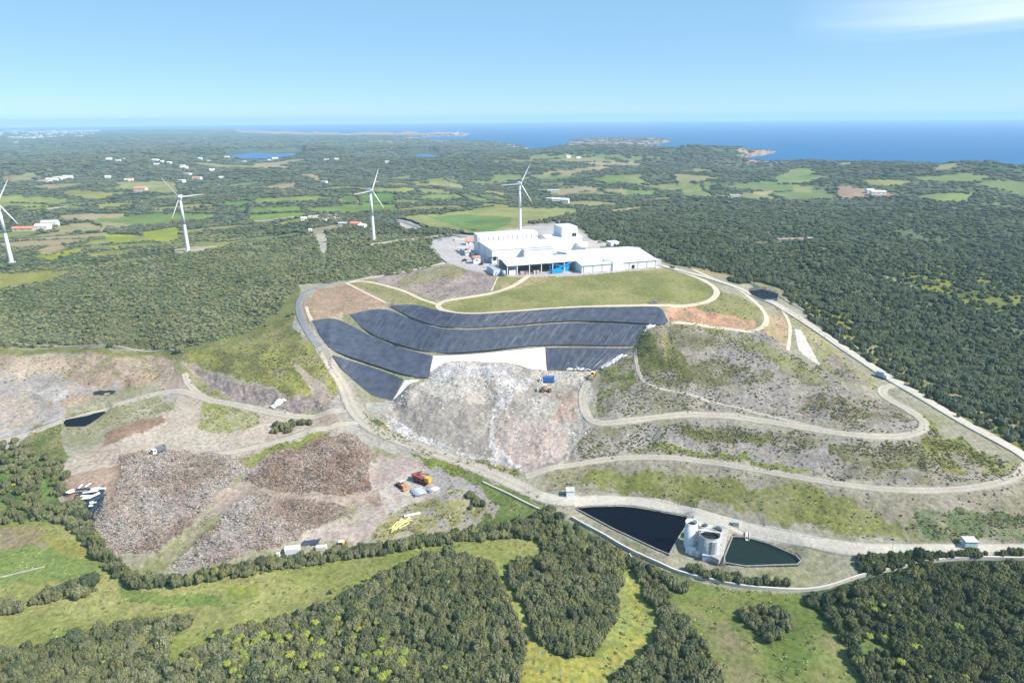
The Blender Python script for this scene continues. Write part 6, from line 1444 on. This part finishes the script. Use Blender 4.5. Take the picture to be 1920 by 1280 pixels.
# brushwood and rubbish
x, y, z, d, u, v, dn, kd, rg, cl = cand(200, 360, .62); k = (kd == 3) & np.isin(rg, r_brush); n = k.sum(); P = np.c_[x, y, z][k]
f = fbm(P[:, 0] / 16, P[:, 1] / 16, 61, 3)[:, None]; ta = np.array([.26, .205, .17]); tb = np.array([.37, .33, .30]); f = np.clip((f - .5) * 3 + .5 + (rng.random((n, 1)) - .5) * .8, 0, 1)
tn = (ta * (1 - f) + tb * f) * (.8 + .45 * rng.random(n))[:, None]; rb = (P[:, 0] > np.percentile(P[:, 0], 60))[:, None]; tn = np.where(rb, tn * (.95, .88, .84), tn); gr = rng.random(n) < .05; tn[gr] = (.09, .11, .05)
s_ = .45 + .55 * rng.random(n); scatter('brushwood', C_TWIG, P, np.c_[s_, s_, s_], tn, 'tangled brown branches covering the brushwood heaps', 'branches', tilt=1.2)
x, y, z, d, u, v, dn, kd, rg, cl = cand(260, 430, .68); k = (kd == 4) & (rg == r_waste); bright = cl.mean(1)
k &= rng.random(len(x)) < np.where((u > 935) & (v > 770), .35, 1) * np.clip((bright - .21) / .17, .05, 1.0) * (.45 + .9 * sstep(.4, .6, fbm(x / 10, y / 10, 67, 3))); n = k.sum(); P = np.c_[x, y, z][k]; br = bright[k]
c1 = rng.random(n); tn = np.where((c1 < .45)[:, None], (.62, .60, .57), np.where((c1 < .7)[:, None], (.44, .36, .31), np.where((c1 < .88)[:, None], (.32, .31, .31), (.2, .19, .2)))) * (.75 + .45 * rng.random(n))[:, None]
tn[rng.random(n) < .004] = (.1, .2, .45)
s_ = .2 + .4 * rng.random(n) ** 2; scatter('rubbish', C_SCRAP, P, np.c_[s_, s_, s_], tn, 'scattered pale rubbish covering the waste heap', 'rubbish', tilt=.8)
# loose stones, litter
x, y, z, d, u, v, dn, kd, rg, cl = cand(200, 480, 1.6); k = np.isin(rg, [r_slope, r_quarry, r_cliff, r_yard, r_gravel]) & (rng.random(len(x)) < .10 + .5 * (fbm(x / 12, y / 12, 63, 4) > .56)); n = k.sum()
s_ = .14 + .3 * rng.random(n) ** 3; scatter('loose_stones', C_SCRAP, np.c_[x, y, z][k], np.c_[s_, s_, s_], np.array([(.40, .37, .34)]) * (.6 + .9 * rng.random(n))[:, None], 'loose stones and litter on the slopes and quarry floor', 'stones', tilt=.8)
g = [Pt(*q) for q in ((575,405),(640,403),(645,412),(600,416))]; n = 500; a_ = rng.random(n); b_ = rng.random(n); P = np.array([tuple((g[0] * (1 - i) + g[1] * i) * (1 - j) + (g[3] * (1 - i) + g[2] * i) * j) for i, j in zip(a_, b_)]); P[:, 2] = H(P[:, 0], P[:, 1]); s_ = .8 + 2.2 * rng.random(n)
scatter('rubble_yard', C_SCRAP, P, np.c_[s_, s_, s_], np.array([(.55, .48, .42)]) * (.5 + .8 * rng.random(n))[:, None], 'pale rubble yard behind the left wood', 'rubble', tilt=.6)

# ------------------------------------------------------------------ hazy sea air
hz = MB().box((0, 0, 30), (54000, 54000, 260)).build('haze', M_WHITE); hz.data.materials.clear()
mh = bpy.data.materials.new('haze'); mh.use_nodes = True; n = mh.node_tree; n.nodes.clear(); o_ = n.nodes.new('ShaderNodeOutputMaterial'); pv = n.nodes.new('ShaderNodeVolumePrincipled')
pv.inputs['Color'].default_value = (.5, .75, 1.0, 1); pv.inputs['Density'].default_value = .85e-4; pv.inputs['Anisotropy'].default_value = .0
n.links.new(pv.outputs[0], o_.inputs['Volume']); hz.data.materials.append(mh); tag(hz, kind='stuff')
hz.location = (0, 0, 0)
